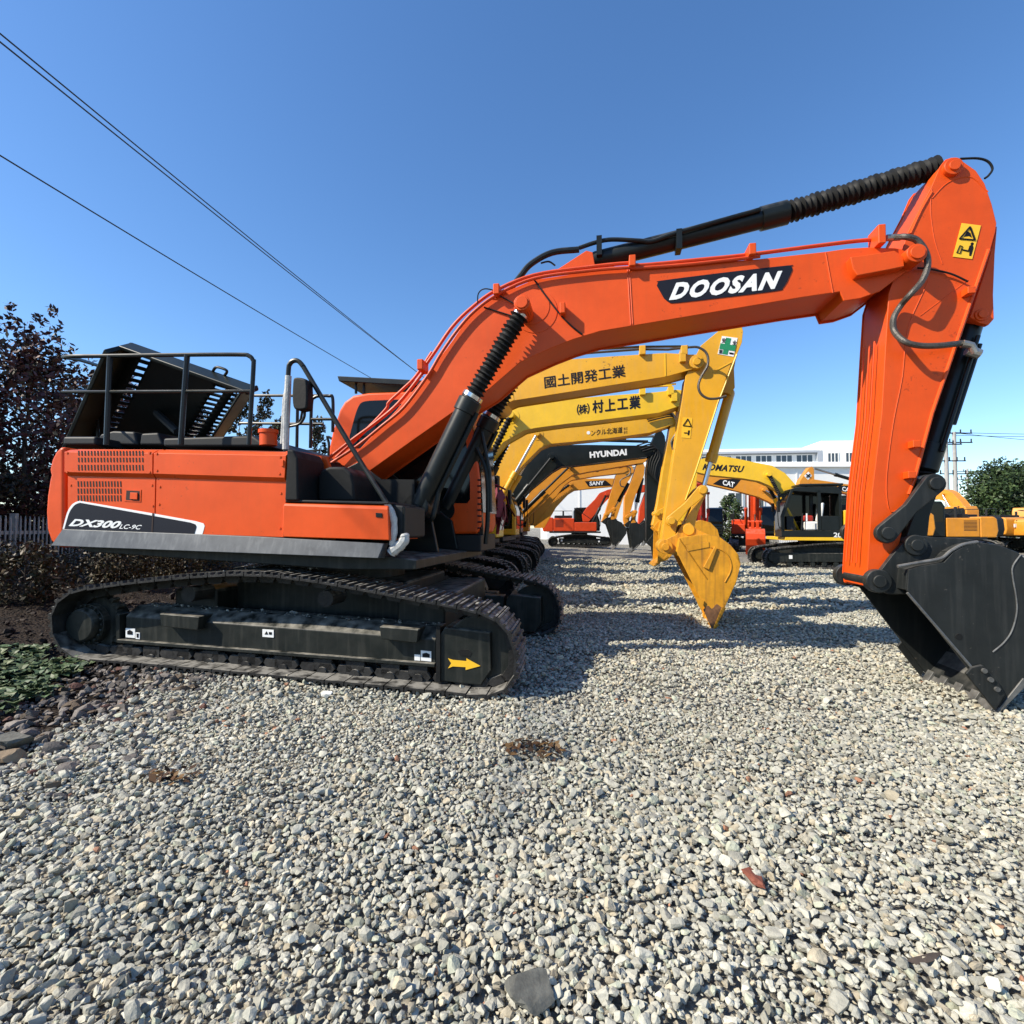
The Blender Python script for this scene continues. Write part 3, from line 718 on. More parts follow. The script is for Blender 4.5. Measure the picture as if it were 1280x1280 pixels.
# arm cylinder bracket and cylinder on top of the boom
m_ = MB(); q = U.poly([(690, 345), (733, 317), (741, 319), (745, 342)], -.12)
m_.prism(q, -.19, -.13); m_.prism(q, .13, .19); m_.build('cylinder_bracket', 'orange_paint', boom, U, bevel=.008)
A0 = U.t(738, 328, 0); A1 = U.t(986, 265, 0); A2 = U.t(1188, 205, 0)
B0_ = A0.lerp(A1, .02)
m_ = MB(); m_.lathe(A0, A1, [(0, .09), (.03, .105), (.86, .105), (.865, .125), (.99, .125), (1, .09)], 24)
ac = m_.build('arm_cylinder', 'black_paint', dx, U)
m_ = MB(); bellows(m_, A1, A1.lerp(A2, .93), .084, .116, 28); m_.build('bellows', 'rubber', ac, U, smooth=60)
m_ = MB(); m_.tube([A1.lerp(A2, .9), A2], .045, 12); m_.build('rod', 'steel_fitting', ac, U)
m_ = MB(); m_.tube(sm([U.t(628, 375, -.1), U.t(650, 346, -.12), U.t(664, 330, -.12), U.t(690, 316, -.12), U.t(724, 312, -.12)], 5), .035, 9)
m_.tube(sm([U.t(724, 310, -.12), U.t(745, 303, -.12), U.t(765, 299.5, -.12), U.t(800, 301, -.12), U.t(815, 301.5, -.12), U.t(850, 290, -.14), U.t(950, 262, -.12)], 5), .024, 9)
m_.tube(sm([U.t(676, 329, -.1), U.t(686, 327, -.1), U.t(694, 332, -.1)], 5), .01, 6)
m_.build('cylinder_hose', 'black_paint', ac, U)
m_ = MB()
for x, y in ((749, 308), (848, 300)):
    r, z = U.p(x, y, -.1); m_.box(r - .03, r + .03, -.17, -.02, z - .13, z + .09)
m_.build('hose_clamp', 'black_paint', ac, U)
# boom cylinders, one each side
for s_ in (-1, 1):
    c0 = U.t(524, 634, -.5); c1 = U.t(590, 497, -.5); c2 = Vector((cpin[0], -.5, cpin[1]))
    for c in (c0, c1, c2): c.y *= -s_
    m_ = MB(); m_.lathe(c0, c1, [(0, .08), (.02, .118), (.86, .118), (.865, .135), (.97, .135), (.98, .115), (1, .115)], 28)
    bc = m_.build('boom_cylinder', 'black_paint', dx, U)
    m_ = MB(); e = c1.lerp(c2, .93); bellows(m_, c1, e, .078, .106, 20); m_.build('bellows', 'rubber', bc, U, smooth=60)
    m_ = MB(); m_.tube([c1.lerp(c2, -.01), c1.lerp(c2, .03)], .12, 20); m_.tube([c1.lerp(c2, .9), c1.lerp(c2, .94)], .09, 20); m_.build('clamp_ring', 'chrome', bc, U)
    m_ = MB(); m_.tube([c1.lerp(c2, .9), c2], .05, 12); m_.disc((c2.x, c2.z), .085, c2.y - .07, c2.y + .07, 20); m_.build('rod_eye', 'black_paint', bc, U)
    m_ = MB(); f_ = Vector((.125, .03 * s_, -.06)); m_.tube([c0.lerp(c1, .18) + f_, c0.lerp(c1, .9) + f_], .026, 8)
    m_.tube(sm([c0.lerp(c1, .18) + f_, c0.lerp(c1, .06) + f_ * 1.3, c0.lerp(c1, -.05) + f_ * 1.4, c0 + Vector((-.1, .1, -.12))], 4), .03, 8)
    m_.disc((c0.x, c0.z), .14, c0.y - .1, c0.y + .1, 20)
    m_.build('cylinder_pipe', 'black_paint', bc, U)

# ---- arm
AV = .27
arm_px = [(1111, 367), (1121, 335), (1134, 292), (1150, 260), (1164, 234), (1175, 208), (1182, 199), (1190, 196.5), (1203, 201), (1220, 213), (1231, 229), (1240, 255), (1246, 279), (1244.5, 290),
          (1238, 313), (1203, 417), (1168, 517), (1156, 560), (1145, 600), (1137, 620), (1131, 634), (1128, 650), (1127, 668), (1122, 690), (1108, 733), (1098, 738), (1086, 735), (1083.5, 720), (1090, 615), (1102, 517), (1107, 430)]
m_ = MB(); box_beam(m_, U.poly(arm_px, -AV), -AV, AV, .012)
arm = m_.build('arm', 'orange_paint', dx, U, bevel=.007)
m_ = MB()
m_.tube([U.t(x, y, -AV) for x, y in ((1236, 312), (1204, 404), (1165, 517), (1143, 600), (1136, 618))], .017, 8)
m_.tube(sm([U.t(x, y, -AV) for x, y in ((1165, 240), (1152, 262), (1138, 292))], 3), .013, 8)
m_.tube(sm([U.t(x, y, -AV) for x, y in ((1235, 240), (1215, 222), (1195, 224), (1180, 232), (1165, 248))], 3), .006, 6)
m_.tube(sm([U.t(x, y, -AV) for x, y in ((1165, 236), (1163, 262), (1168, 300), (1178, 330))], 3), .005, 6)
m_.tube([U.t(x, y, -AV) for x, y in ((1150, 395), (1210, 350))], .004, 6)
m_.tube(sm([U.t(x, y, -AV) for x, y in ((1160, 352), (1135, 410), (1128, 470), (1118, 520), (1112, 560), (1108, 600), (1109, 625), (1114, 640), (1130, 632))], 3), .006, 6)
m_.build('weld_seam', 'orange_paint', arm, U)
boss(U.p(1193, 207, -AV - .05), -AV - .05, AV + .05, .085, .05, arm)
# lug for the bucket cylinder on the back of the arm
lug = [(1244, 284), (1241, 320), (1239, 370), (1240, 400), (1233, 408), (1222, 405), (1210, 398), (1232, 330)]
m_ = MB(); q = U.poly(lug, -.14); m_.prism(q, -.17, -.11); m_.prism(q, .11, .17); m_.build('cylinder_lug', 'orange_paint', arm, U, bevel=.008)
boss(U.p(1226, 394, -.17), -.19, .19, .06, .04, arm)
# front stiffener ribs seen on the camera-side face of the arm box
m_ = MB()
fa = [U.t(x, y, -AV) for x, y in ((1104.5, 420), (1099, 517), (1087.5, 615), (1081, 705))]
for vv in (-.12, -.02, .1):
    m_.tube([Vector((p.x - .012, vv, p.z)) for p in fa], .008, 6)
m_.build('weld_rib', 'orange_paint', arm, U)
# small blocks on the arm
m_ = MB()
for x, y in ((1139, 556), (1133, 594), (1206, 367)):
    r, z = U.p(x, y, -AV); m_.box(r - .035, r + .035, -AV - .1, -AV, z - .04, z + .03)
m_.build('hose_bracket', 'orange_paint', arm, U, bevel=.008)
# warning sticker
w_ = -AV - .003
MB().prism(U.poly([(1202, 279), (1226, 282), (1215, 324), (1191, 321)], w_), w_ - .003, w_ + .001).build('warning_sticker', 'yellow_mark', arm, U)
m_ = MB(); w_ -= .005
tri = [(1199.5, 298.5), (1212.5, 283.5), (1218.5, 300)]
for i in range(3):
    m_.tube([U.t(*tri[i], w_), U.t(*tri[(i + 1) % 3], w_)], .008, 5)
m_.prism(U.poly([(1205, 296), (1209, 289), (1213, 291), (1215, 297), (1211, 295)], w_), w_, w_ + .002)
m_.tube([U.t(1200, 307, w_), U.t(1196, 316, w_), U.t(1200, 317, w_), U.t(1203, 308, w_), U.t(1200, 307, w_)], .005, 5)
m_.tube([U.t(1202, 312, w_), U.t(1211, 314, w_)], .007, 5)
m_.prism(U.poly([(1212, 307), (1216, 305), (1217, 310), (1214, 320), (1211.5, 319.5), (1212, 314), (1210, 313)], w_), w_, w_ + .002)
m_.disc(U.p(1215.3, 304.6, w_), .014, w_, w_ + .002, 10)
m_.build('warning_mark', 'black_mark', arm, U)
# bucket cylinder
K0 = U.t(1226, 394, 0); K1 = U.t(1166, 583, 0); K2 = U.t(1160, 608, 0)
K0 = Vector((U.p(1226, 394, -.1)[0], 0, U.p(1226, 394, -.1)[1]))
k1 = U.p(1163, 588, -.1); K1 = Vector((k1[0], 0, k1[1])); k2 = U.p(1161, 606, -.1); K2 = Vector((k2[0], 0, k2[1]))
m_ = MB(); m_.lathe(K0, K1, [(0, .06), (.03, .095), (.82, .095), (.825, .115), (.99, .115), (1, .09)], 24)
kc = m_.build('bucket_cylinder', 'black_paint', dx, U)
m_ = MB(); m_.tube([K0.lerp(K1, .14) + Vector((.02, -.13, 0)), K0.lerp(K1, .88) + Vector((.03, -.13, 0))], .022, 8)
m_.tube([K0.lerp(K1, .18) + Vector((.1, -.06, 0)), K0.lerp(K1, .7) + Vector((.1, -.06, 0))], .02, 8)
m_.build('cylinder_pipe', 'black_paint', kc, U)
m_ = MB(); bellows(m_, K1, K1.lerp(K2, 1.1), .08, .105, 3); m_.build('bellows', 'rubber', kc, U)
# link
l0, l1, l2 = U.p(1106.5, 666.5, -.36), U.p(1166, 605, -.36), U.p(1144.5, 681.5, -.3)
m_ = MB()
for v0, v1 in ((-.40, -.33), (.33, .40)): link_arm(m_, l0, l1, .098, v0, v1, .62)
lk = m_.build('side_link', 'bucket_steel', dx, U, bevel=.012)
m_ = MB(); link_arm(m_, l1, l2, .10, -.30, -.06, .7); link_arm(m_, l1, l2, .10, .06, .30, .7); m_.build('bucket_link', 'black_paint', dx, U, bevel=.012)
m_ = MB()
for c in (l0, l1): m_.disc(c, .06, -.43, .43, 24)
m_.build('link_pin', 'bucket_steel', lk, U, bevel=.008)
# long hose loops at the boom nose
m_ = MB(); hv = -AV - .16
hp = [(1118, 297), (1132, 296), (1147, 301), (1158, 318), (1159, 335), (1152, 352), (1138, 368), (1126, 382), (1117, 398), (1118, 414), (1131, 427), (1150, 432), (1175, 432), (1205, 429), (1216, 433)]
m_.tube(sm([U.t(x, y, hv + (.1 if x < 1130 or x > 1190 else 0)) for x, y in hp], 6), .029, 10)
ho = m_.build('hydraulic_hose', 'hose', arm, U)
m_ = MB(); m_.tube([U.t(1108, 297.5, hv + .1), U.t(1126, 296.5, hv + .1)], .032, 10)
m_.tube([U.t(1203, 429.5, hv + .08), U.t(1214, 432, hv + .08), U.t(1219, 441, hv + .08)], .036, 10)
m_.tube([U.t(1209, 438, -.2), U.t(1224, 443, -.2)], .05, 10)
m_.build('hose_fitting', 'steel_fitting', ho, U)
m_ = MB(); m_.tube(sm([U.t(x, y, -.1) for x, y in ((1200, 198.5), (1222, 198), (1235, 202), (1240.5, 211), (1236, 219), (1231, 223))], 5), .011, 8)
m_.tube(sm([U.t(x, y, -AV - .03) for x, y in ((1147, 335), (1160, 336), (1188, 342), (1210, 352))], 5), .009, 6)
m_.build('grease_line', 'rubber', arm, U)

# ---- bucket
bw = .53
bk = [(1106, 715), (1118, 695), (1133, 684), (1150, 687), (1175, 690), (1190, 686), (1205, 680), (1225, 677.5), (1248, 680), (1272, 690), (1294, 708), (1310, 735), (1318, 765), (1314, 800), (1300, 832), (1280, 858), (1262, 880)]
back = U.poly([(1134, 733)] + bk[2:] + [(1249, 886)], -bw)
back = U.poly([(1134, 738), (1136, 712), (1150, 708), (1180, 703), (1192, 690), (1208, 681.5), (1225, 678), (1248, 681), (1272, 690), (1294, 708), (1310, 735), (1317, 765), (1313, 800), (1298, 832), (1275, 862), (1250, 886)], -bw)
ear = sm2(U.poly([(1098, 712), (1115, 690), (1130, 675), (1143, 669.5), (1160, 671), (1200, 673), (1222, 677)], -.3), 3) + U.poly([(1225, 700), (1160, 720), (1134, 742), (1108, 742), (1090, 736), (1084, 724), (1087, 716)], -.3)
bkt = bucket_parts(dx, U, back, ear, bw, 'bucket_steel', ear_v=.29)
m_ = MB()
for a_, b_ in ((-.38, -.285), (.285, .38)): m_.disc(U.p(1098, 726.5, -.36), .115, a_, b_, 28); m_.disc(U.p(1144.5, 681.5, -.36), .10, a_, b_, 28)
m_.disc(U.p(1144.5, 681.5, -.36), .09, -.3, .3, 24)
m_.build('pin_boss', 'bucket_steel', bkt, U, bevel=.01)
m_ = MB(); m_.disc(U.p(1098, 726.5, -.36), .06, -.4, .4, 20); m_.disc(U.p(1144.5, 681.5, -.36), .055, -.4, .4, 20)
m_.build('pin', 'bucket_steel', bkt, U, bevel=.008)
for s_ in (-1, 1):
    q = U.poly([(1207, 842), (1215, 834), (1228, 831), (1247, 852), (1256, 868), (1244, 888)], -bw - .03)
    m_ = MB(); m_.prism(q, s_ * (bw + .004), s_ * (bw + .035)); m_.build('side_cutter', 'bucket_steel', bkt, U, bevel=.006, seg=1)
    m_ = MB()
    for x, y in ((1229, 838), (1237, 849), (1245, 861)): m_.disc(U.p(x, y, -bw - .03), .022, s_ * (bw + .03), s_ * (bw + .055), 10)
    m_.build('bolt', 'worn_steel', bkt, U)
# front edge bars of the side plates, weld bead and top strap
m_ = MB()
m_.tube([U.t(x, y, -bw - .004) for x, y in ((1134, 741), (1215, 835))], .012, 6)
m_.tube(sm([U.t(x, y, -bw - .002) for x, y in ((1276, 693), (1266, 708), (1266, 722), (1270, 745), (1271, 765), (1265, 788), (1255, 803), (1241, 815))], 4), .007, 6)
m_.tube(sm([U.t(x, y, -bw + .01) for x, y in ((1122, 708), (1150, 703), (1176, 698), (1188, 689), (1203, 681), (1222, 677.5))], 4), .016, 8)
m_.build('weld_bead', 'worn_steel', bkt, U)
m_ = MB(); m_.disc(U.p(1198.5, 796, -bw), .03, -bw - .004, -bw + .01, 18); m_.build('side_hole', 'rubber', bkt, U)

# ================================================================== BACKGROUND EXCAVATORS
def untilt(P):
    a = R(-2.47); c, s_ = math.cos(-a), math.sin(-a)
    Q = [(x * c - z * s_, x * s_ + z * c) for x, z in P]; z0 = min(q[1] for q in Q)
    return [(x, z - z0) for x, z in Q]
TPF = untilt(TP)
_tm = {}
def track_parts(root, fr, sc, wide, fine):
    key = (round(sc, 3), wide, fine)
    if key not in _tm:
        P = [(x * sc, z * sc) for x, z in TPF]
        _tm[key] = [crawler_mesh(P, v0, v1, .19 * sc, fine).build('crawler_track', 'track_steel', root, fr, smooth=20) for v0, v1 in ((-wide, -wide + .58 * sc), (wide - .58 * sc, wide))]
    else:
        for o in _tm[key]:
            c = o.copy(); COL.objects.link(c); place(c, root, fr)
    for s_ in (-1, 1):
        m_ = MB(); o = wide - .16
        q = [(-1.55 * sc, .3 * sc), (1.55 * sc, .26 * sc), (1.95 * sc, .2 * sc), (2.1 * sc, .35 * sc), (2.05 * sc, .58 * sc), (1.5 * sc, .6 * sc), (-1.55 * sc, .62 * sc)]
        m_.prism(q, s_ * o, s_ * (o - .3))
        tf = m_.build('track_frame', 'track_frame_paint', root, fr, bevel=.01, seg=1)
        m_ = MB(); m_.disc((-2.0 * sc, .45 * sc), .34 * sc, s_ * (o - .05), s_ * (o - .2), 24); m_.disc((-2.0 * sc, .45 * sc), .2 * sc, s_ * (o + .06), s_ * (o - .05), 24); m_.build('sprocket', 'track_frame_paint', root, fr)
        m_ = MB(); m_.disc((2.0 * sc, .43 * sc), .34 * sc, s_ * (o - .08), s_ * (o - .2), 24); m_.disc((2.0 * sc, .43 * sc), .15 * sc, s_ * (o + .02), s_ * (o - .08), 20); m_.build('idler', 'track_frame_paint', root, fr)
        m_ = MB()
        for k in range(8): m_.disc(((-1.4 + .4 * k) * sc, .2 * sc), .09 * sc, s_ * (o - .02), s_ * (o - .25), 14)
        m_.build('roller', 'track_frame_paint', tf, fr)
        if s_ * fr.L.y < 0:
            m_ = MB(); e = o * s_ + .004 * s_
            m_.box(-1.45 * sc, -1.33 * sc, e, e - .003 * s_, .42 * sc, .56 * sc); m_.box(1.3 * sc, 1.42 * sc, e, e - .003 * s_, .38 * sc, .52 * sc); m_.build('sticker', 'white_mark', tf, fr)
    m_ = MB(); m_.box(-1.2 * sc, 1.2 * sc, -wide + .4, wide - .4, .38 * sc, .86 * sc); m_.cyl((0, 0, .8 * sc), (0, 0, 1.05 * sc), .62 * sc, 30); m_.build('car_body', 'track_frame_paint', root, fr, bevel=.02)

def house(root, fr, sc, body, trim='dark_grey', cabmat=None, skirt=None, cw=None, glazed=False):
    """deck, counterweight, engine covers, tool box and cab; +v is the cab side"""
    s_ = sc
    m_ = MB(); m_.box(-2.3 * s_, 1.5 * s_, -1.38 * s_, 1.38 * s_, 1.05 * s_, 1.17 * s_); m_.build('deck', skirt or trim, root, fr, bevel=.01)
    q = [(-2.75, 1.15), (-2.85, 1.5), (-2.8, 2.1), (-2.65, 2.22), (-2.0, 2.22), (-2.0, 1.15)]
    o = MB().prism([(a * s_, b * s_) for a, b in q], -1.36 * s_, 1.36 * s_).build('counterweight', cw or body, root, fr, bevel=.06, seg=3)
    m_ = MB(); m_.box(-1.99 * s_, -.45 * s_, -1.36 * s_, 1.36 * s_, 1.18 * s_, 2.16 * s_); ec = m_.build('engine_cover', body, root, fr, bevel=.04, seg=2)
    m_ = MB(); m_.box(-1.9 * s_, -.6 * s_, -.7 * s_, .7 * s_, 2.17 * s_, 2.38 * s_); m_.cyl((-1.2 * s_, .85 * s_, 2.1 * s_), (-1.2 * s_, .85 * s_, 2.75 * s_), .06, 12)
    m_.build('engine_hood', trim, root, fr, bevel=.03)
    for sd in (-1, 1):
        m_ = MB(); e = 1.362 * s_
        for k in range(8): m_.box(-1.85 * s_, -1.25 * s_, sd * e, sd * (e + .004), (1.5 + .07 * k) * s_, (1.53 + .07 * k) * s_)
        m_.build('louvre', 'panel_gap', ec, fr)
    m_ = MB(); m_.box(-.44 * s_, 1.2 * s_, -1.36 * s_, -.5 * s_, 1.18 * s_, 1.85 * s_); m_.build('tool_box', body, root, fr, bevel=.04, seg=2)
    rl = MB()
    rl.tube(sm([(-.4 * s_, -1.25 * s_, 2.1 * s_), (-.4 * s_, -1.25 * s_, 2.75 * s_), (-.3 * s_, -1.25 * s_, 2.85 * s_), (1.1 * s_, -1.25 * s_, 1.85 * s_)], 5), .022, 7)
    rl.tube([(-2.5 * s_, -1.2 * s_, 2.2 * s_), (-2.5 * s_, -1.2 * s_, 2.7 * s_), (-.6 * s_, -1.2 * s_, 2.7 * s_), (-.6 * s_, -1.2 * s_, 2.2 * s_)], .02, 7)
    rl.build('hand_rail', 'black_paint', root, fr)
    c = [(-.38, 1.18), (-.40, 2.75), (-.25, 3.02), (1.0, 3.04), (1.28, 2.95), (1.62, 1.95), (1.62, 1.2)]
    if glazed:
        m_ = MB(); m_.box(-.38, 1.62, .46, 1.38, 1.18, 1.42)
        m_.prism([(-.42, 2.8), (-.25, 3.02), (1.0, 3.04), (1.28, 2.95), (1.25, 2.88), (-.40, 2.74)], .46, 1.38)
        m_.box(-.40, -.30, .46, 1.38, 1.42, 2.78)
        for v0, v1 in ((.46, .54), (1.30, 1.38)):
            m_.box(.28, .40, v0, v1, 1.42, 2.9); m_.prism([(1.54, 1.42), (1.62, 1.42), (1.62, 1.95), (1.29, 2.92), (1.2, 2.9), (1.52, 1.95)], v0, v1)
            m_.box(-.30, .28, v0, v1, 1.42, 1.95)
        cb_ = m_.build('cab', cabmat or body, root, fr, bevel=.015, seg=1)
        MB().box(-.29, 1.5, .48, .5, 1.43, 2.85).build('window', 'black_glass', cb_, fr)
        m_ = MB(); m_.box(.25, .75, .7, 1.15, 1.43, 1.75); m_.prism([(.18, 1.7), (.3, 1.7), (.2, 2.45), (.08, 2.45)], .7, 1.15); m_.build('seat', 'cream_wall', cb_, fr, bevel=.05)
        m_ = MB(); m_.box(.45, .8, .75, 1.1, 1.76, 1.98); m_.build('cushion', 'red_paint', cb_, fr, bevel=.06)
        m_ = MB(); m_.box(1.15, 1.4, .65, 1.2, 1.43, 1.95); m_.tube([(.9, 1.2, 1.43), (.85, 1.2, 2.05)], .03, 6); m_.build('console', 'dark_grey', cb_, fr, bevel=.03)
    else: cb_ = MB().prism([(a * s_, b * s_) for a, b in c], .46 * s_, 1.38 * s_).build('cab', cabmat or body, root, fr, bevel=.04, seg=2)
    for vv in (() if glazed else (.46, 1.38)):
        sg = -1 if vv < 1 else 1
        for q in ([(-.28, 1.95), (-.28, 2.75), (-.18, 2.9), (.28, 2.9), (.28, 1.95)], [(.38, 1.4), (.38, 2.9), (1.0, 2.9), (1.18, 2.82), (1.5, 1.9), (1.5, 1.4)]):
            MB().prism([(a * s_, b * s_) for a, b in q], vv * s_ - .004 * sg, vv * s_ + .006 * sg).build('window', 'black_glass', cb_, fr)
    m_ = MB(); m_.loft([[(1.63 * s_, v, 1.4 * s_), (1.635 * s_, v, 1.96 * s_), (1.31 * s_, v, 2.9 * s_), (1.2 * s_, v, 2.85 * s_), (1.5 * s_, v, 1.9 * s_), (1.5 * s_, v, 1.4 * s_)] for v in (.53 * s_, 1.31 * s_)])
    m_.build('windscreen', 'black_glass', cb_, fr)
    m_ = MB(); m_.tube(sm([(1.6 * s_, 1.4 * s_, 1.5 * s_), (1.75 * s_, 1.5 * s_, 1.6 * s_), (1.78 * s_, 1.5 * s_, 2.3 * s_)], 4), .018, 6); m_.box(1.72 * s_, 1.80 * s_, 1.42 * s_, 1.62 * s_, 2.1 * s_, 2.5 * s_)
    m_.tube([(1.2 * s_, -1.2 * s_, 1.8 * s_), (1.25 * s_, -1.3 * s_, 2.3 * s_)], .018, 6); m_.box(1.2 * s_, 1.28 * s_, -1.42 * s_, -1.2 * s_, 2.2 * s_, 2.55 * s_)
    m_.build('mirror', 'rubber', root, fr, bevel=.01)
    m_ = MB(); m_.prism([(.0, 1.2 * s_), (.0, 1.9 * s_), (.25 * s_, 1.95 * s_), (.6 * s_, 1.5 * s_), (.95 * s_, 1.2 * s_)], -.42 * s_, -.36 * s_); m_.prism([(.0, 1.2 * s_), (.0, 1.9 * s_), (.25 * s_, 1.95 * s_), (.6 * s_, 1.5 * s_), (.95 * s_, 1.2 * s_)], .36 * s_, .42 * s_)
    m_.build('boom_bracket', trim, root, fr)
    return ec

def front_gear(root, fr, near, boom, pin, arm, link, bback, bear, cylA, body, armmat=None, bktmat=None, cyl='black_paint', foot=(.75, 1.35), bw=.5, bcyl=None, teeth=5, rodmat='rubber', acyl=None, decor=None):
    """2-D outlines in frame fr; near = sign of the lateral side facing the camera"""
    bv, av = .26, .23
    m_ = MB(); box_beam(m_, boom, -bv, bv, .016); bo = m_.build('boom', body, root, fr, bevel=.006, seg=1)
    m_ = MB(); m_.disc(pin, .08, -.52, .52, 18); m_.disc(pin, .17, -bv - .01, bv + .01, 24); m_.build('pin_boss', body, bo, fr, bevel=.005, seg=1)
    for sd in (-1, 1):
        c0 = Vector((foot[0], sd * .42, foot[1])); c2 = Vector((pin[0], sd * .42, pin[1])); c1 = c0.lerp(c2, .6)
        m_ = MB(); m_.lathe(c0, c1, [(0, .06), (.03, .09), (.88, .09), (.885, .105), (1, .10)], 16); bc = m_.build('boom_cylinder', cyl, root, fr)
        m_ = MB()
        if rodmat == 'rubber': bellows(m_, c1, c2, .06, .09, 14)
        else: m_.tube([c1, c2], .045, 12)
        m_.build('rod', rodmat, bc, fr)
    m_ = MB(); box_beam(m_, arm, -av, av, .014); ar = m_.build('arm', armmat or body, root, fr, bevel=.006, seg=1)
    ap = decor['pivot'] if decor and 'pivot' in decor else None
    if ap:
        m_ = MB(); m_.disc(ap, .11, -.33, .33, 20); m_.disc(ap, .06, -.36, .36, 14); m_.build('pin_boss', body, bo, fr, bevel=.006, seg=1)
    if acyl:
        a, b = Vector((acyl[0][0], 0, acyl[0][1])), Vector((acyl[1][0], 0, acyl[1][1]))
        m_ = MB(); m_.lathe(a, a.lerp(b, .55), [(0, .07), (.04, .085), (.9, .085), (.91, .1), (1, .1)], 16); c_ = m_.build('arm_cylinder', cyl, root, fr)
        m_ = MB(); m_.tube([a.lerp(b, .5), b], .05, 10); m_.build('rod', 'steel_fitting' if rodmat != 'rubber' else 'rubber', c_, fr)
    if bcyl:
        a, b = Vector((bcyl[0][0], 0, bcyl[0][1])), Vector((bcyl[1][0], 0, bcyl[1][1]))
        m_ = MB(); m_.lathe(a, a.lerp(b, .72), [(0, .06), (.04, .08), (.88, .08), (.885, .095), (1, .09)], 16); c_ = m_.build('bucket_cylinder', cyl, root, fr)
        m_ = MB(); m_.tube([a.lerp(b, .7), b], .04, 10); m_.build('rod', 'chrome', c_, fr)
    bk_ = None
    if bback:
        bk_ = bucket_parts(root, fr, bback, bear, bw, bktmat or 'bucket_steel', teeth=teeth, tooth_len=.14, ear_v=.22, toothmat=bktmat or 'worn_steel')
    if link:
        m_ = MB()
        for v0, v1 in ((-.33, -.27), (.27, .33)): link_arm(m_, link[0], link[1], .085, v0, v1, .65)
        for c in link[:2]: m_.disc(c, .06, -.37, .37, 16)
        m_.build('side_link', armmat or body, root, fr, bevel=.008, seg=1)
        m_ = MB(); link_arm(m_, link[1], link[2], .085, -.2, -.04, .7); link_arm(m_, link[1], link[2], .085, .04, .2, .7); m_.disc(link[2], .09, -.3, .3, 18); m_.build('bucket_link', armmat or body, root, fr, bevel=.008, seg=1)
    return bo, ar, bk_

GRP = 'excavators parked in a row behind the orange one'
GX = lambda x, y: zg(x, y)
# ---- second in the row: deep yellow, long Japanese name on the boom
def mk(name, label, x, y, deg, group):
    fr = Frame(x, y, deg, zg(x, y)); return fr, thing(name, label, 'excavator', fr, group)
f2, m2 = mk('crawler_excavator', 'yellow excavator second from the camera with a green cross sticker on its arm', -2.35, 9.5, -12, GRP)
track_parts(m2, f2, .98, 1.55, True); house(m2, f2, 1.0, 'yellow_paint')
nb = -.26
boom2 = f2.poly([(520, 632), (516, 622), (522, 612), (560, 560), (600, 505), (632, 468), (655, 456), (686, 451), (760, 445.6), (832, 441), (848, 442), (862, 443), (874, 443), (879, 450), (876, 458), (868, 461), (832, 471), (740, 485.5), (641, 501), (617, 512), (600, 530), (560, 590)], nb)
arm2 = f2.poly([(857, 470), (876, 432), (905, 408), (913, 401.5), (922, 401), (927, 406), (929, 414), (927.5, 428), (921, 444), (914, 455), (896, 506), (872, 584), (858, 625), (850, 640), (846, 660), (843, 676), (838, 688), (831, 690), (826, 683), (827, 674), (840, 585)], -.23)
pv2 = f2.p(871, 452, -.33)
b2, a2, k2_ = front_gear(m2, f2, -1, boom2, f2.p(618, 500, -.42), arm2, [f2.p(839, 651, -.3), f2.p(878, 613, -.3), f2.p(861, 662, -.3)],
    f2.poly([(846, 690), (850, 672), (872, 669), (885, 668), (898, 670), (913, 681), (923, 693), (926, 705), (921, 726), (905, 762), (893, 784)], -.5),
    f2.poly([(826, 683), (831, 675), (845, 668), (852, 656), (862, 653), (872, 662), (885, 668), (880, 682), (850, 695), (834, 692)], -.25),
    None, 'yellow_paint', bktmat='worn_yellow_paint', cyl='yellow_paint', bcyl=(f2.p(914, 487, -.05), f2.p(879, 612, -.05)), rodmat='rubber', decor={'pivot': pv2}, acyl=((0, 0), (0, 0)) and (f2.p(740, 432, 0), f2.p(908, 405, 0)))
q = [(905, 455), (925, 430), (917, 460), (918, 480), (916, 492), (905, 495)]
m_ = MB(); q = f2.poly([(921, 440), (917, 462), (918, 485), (913, 494), (905, 490), (900, 495)], -.12); m_.prism(q, -.15, -.1); m_.prism(q, .1, .15); m_.build('cylinder_lug', 'yellow_paint', a2, f2)
m_ = MB(); m_.disc(f2.p(831.5, 683.5, -.3), .115, -.33, .33, 20); m_.disc(f2.p(831.5, 683.5, -.3), .06, -.36, .36, 16); m_.build('pin_boss', 'worn_yellow_paint', k2_, f2, bevel=.008)
m_ = MB(); m_.prism(f2.poly([(893, 683), (896, 685.5), (886, 712), (879, 709)], -.51), -.535, -.5)
m_.prism(f2.poly([(856, 681), (886, 677), (887, 684), (860, 689)], -.51), -.512, -.5)
m_.tube([f2.t(x, y, -.503) for x, y in ((849, 673), (884, 724))], .009, 5)
m_.tube(sm([f2.t(x, y, -.503) for x, y in ((888, 684), (903, 688), (912, 698), (914, 712), (906, 728))], 3), .012, 5)
m_.build('wear_bar', 'worn_yellow_paint', k2_, f2, bevel=.006, seg=1)
m_ = MB(); m_.prism(sm2(f2.poly([(879, 762), (885, 757), (890, 761), (896, 755), (903, 760), (907, 757)], -.5), 3) + f2.poly([(899, 776), (893, 787), (889, 785)], -.5), -.506, -.498); m_.build('worn_tip', 'rusty_steel', k2_, f2)
m_ = MB(); m_.prism(f2.poly([(868, 745), (880, 751), (877, 764), (873, 757)], -.51), -.53, -.5); m_.build('side_cutter', 'worn_yellow_paint', k2_, f2)
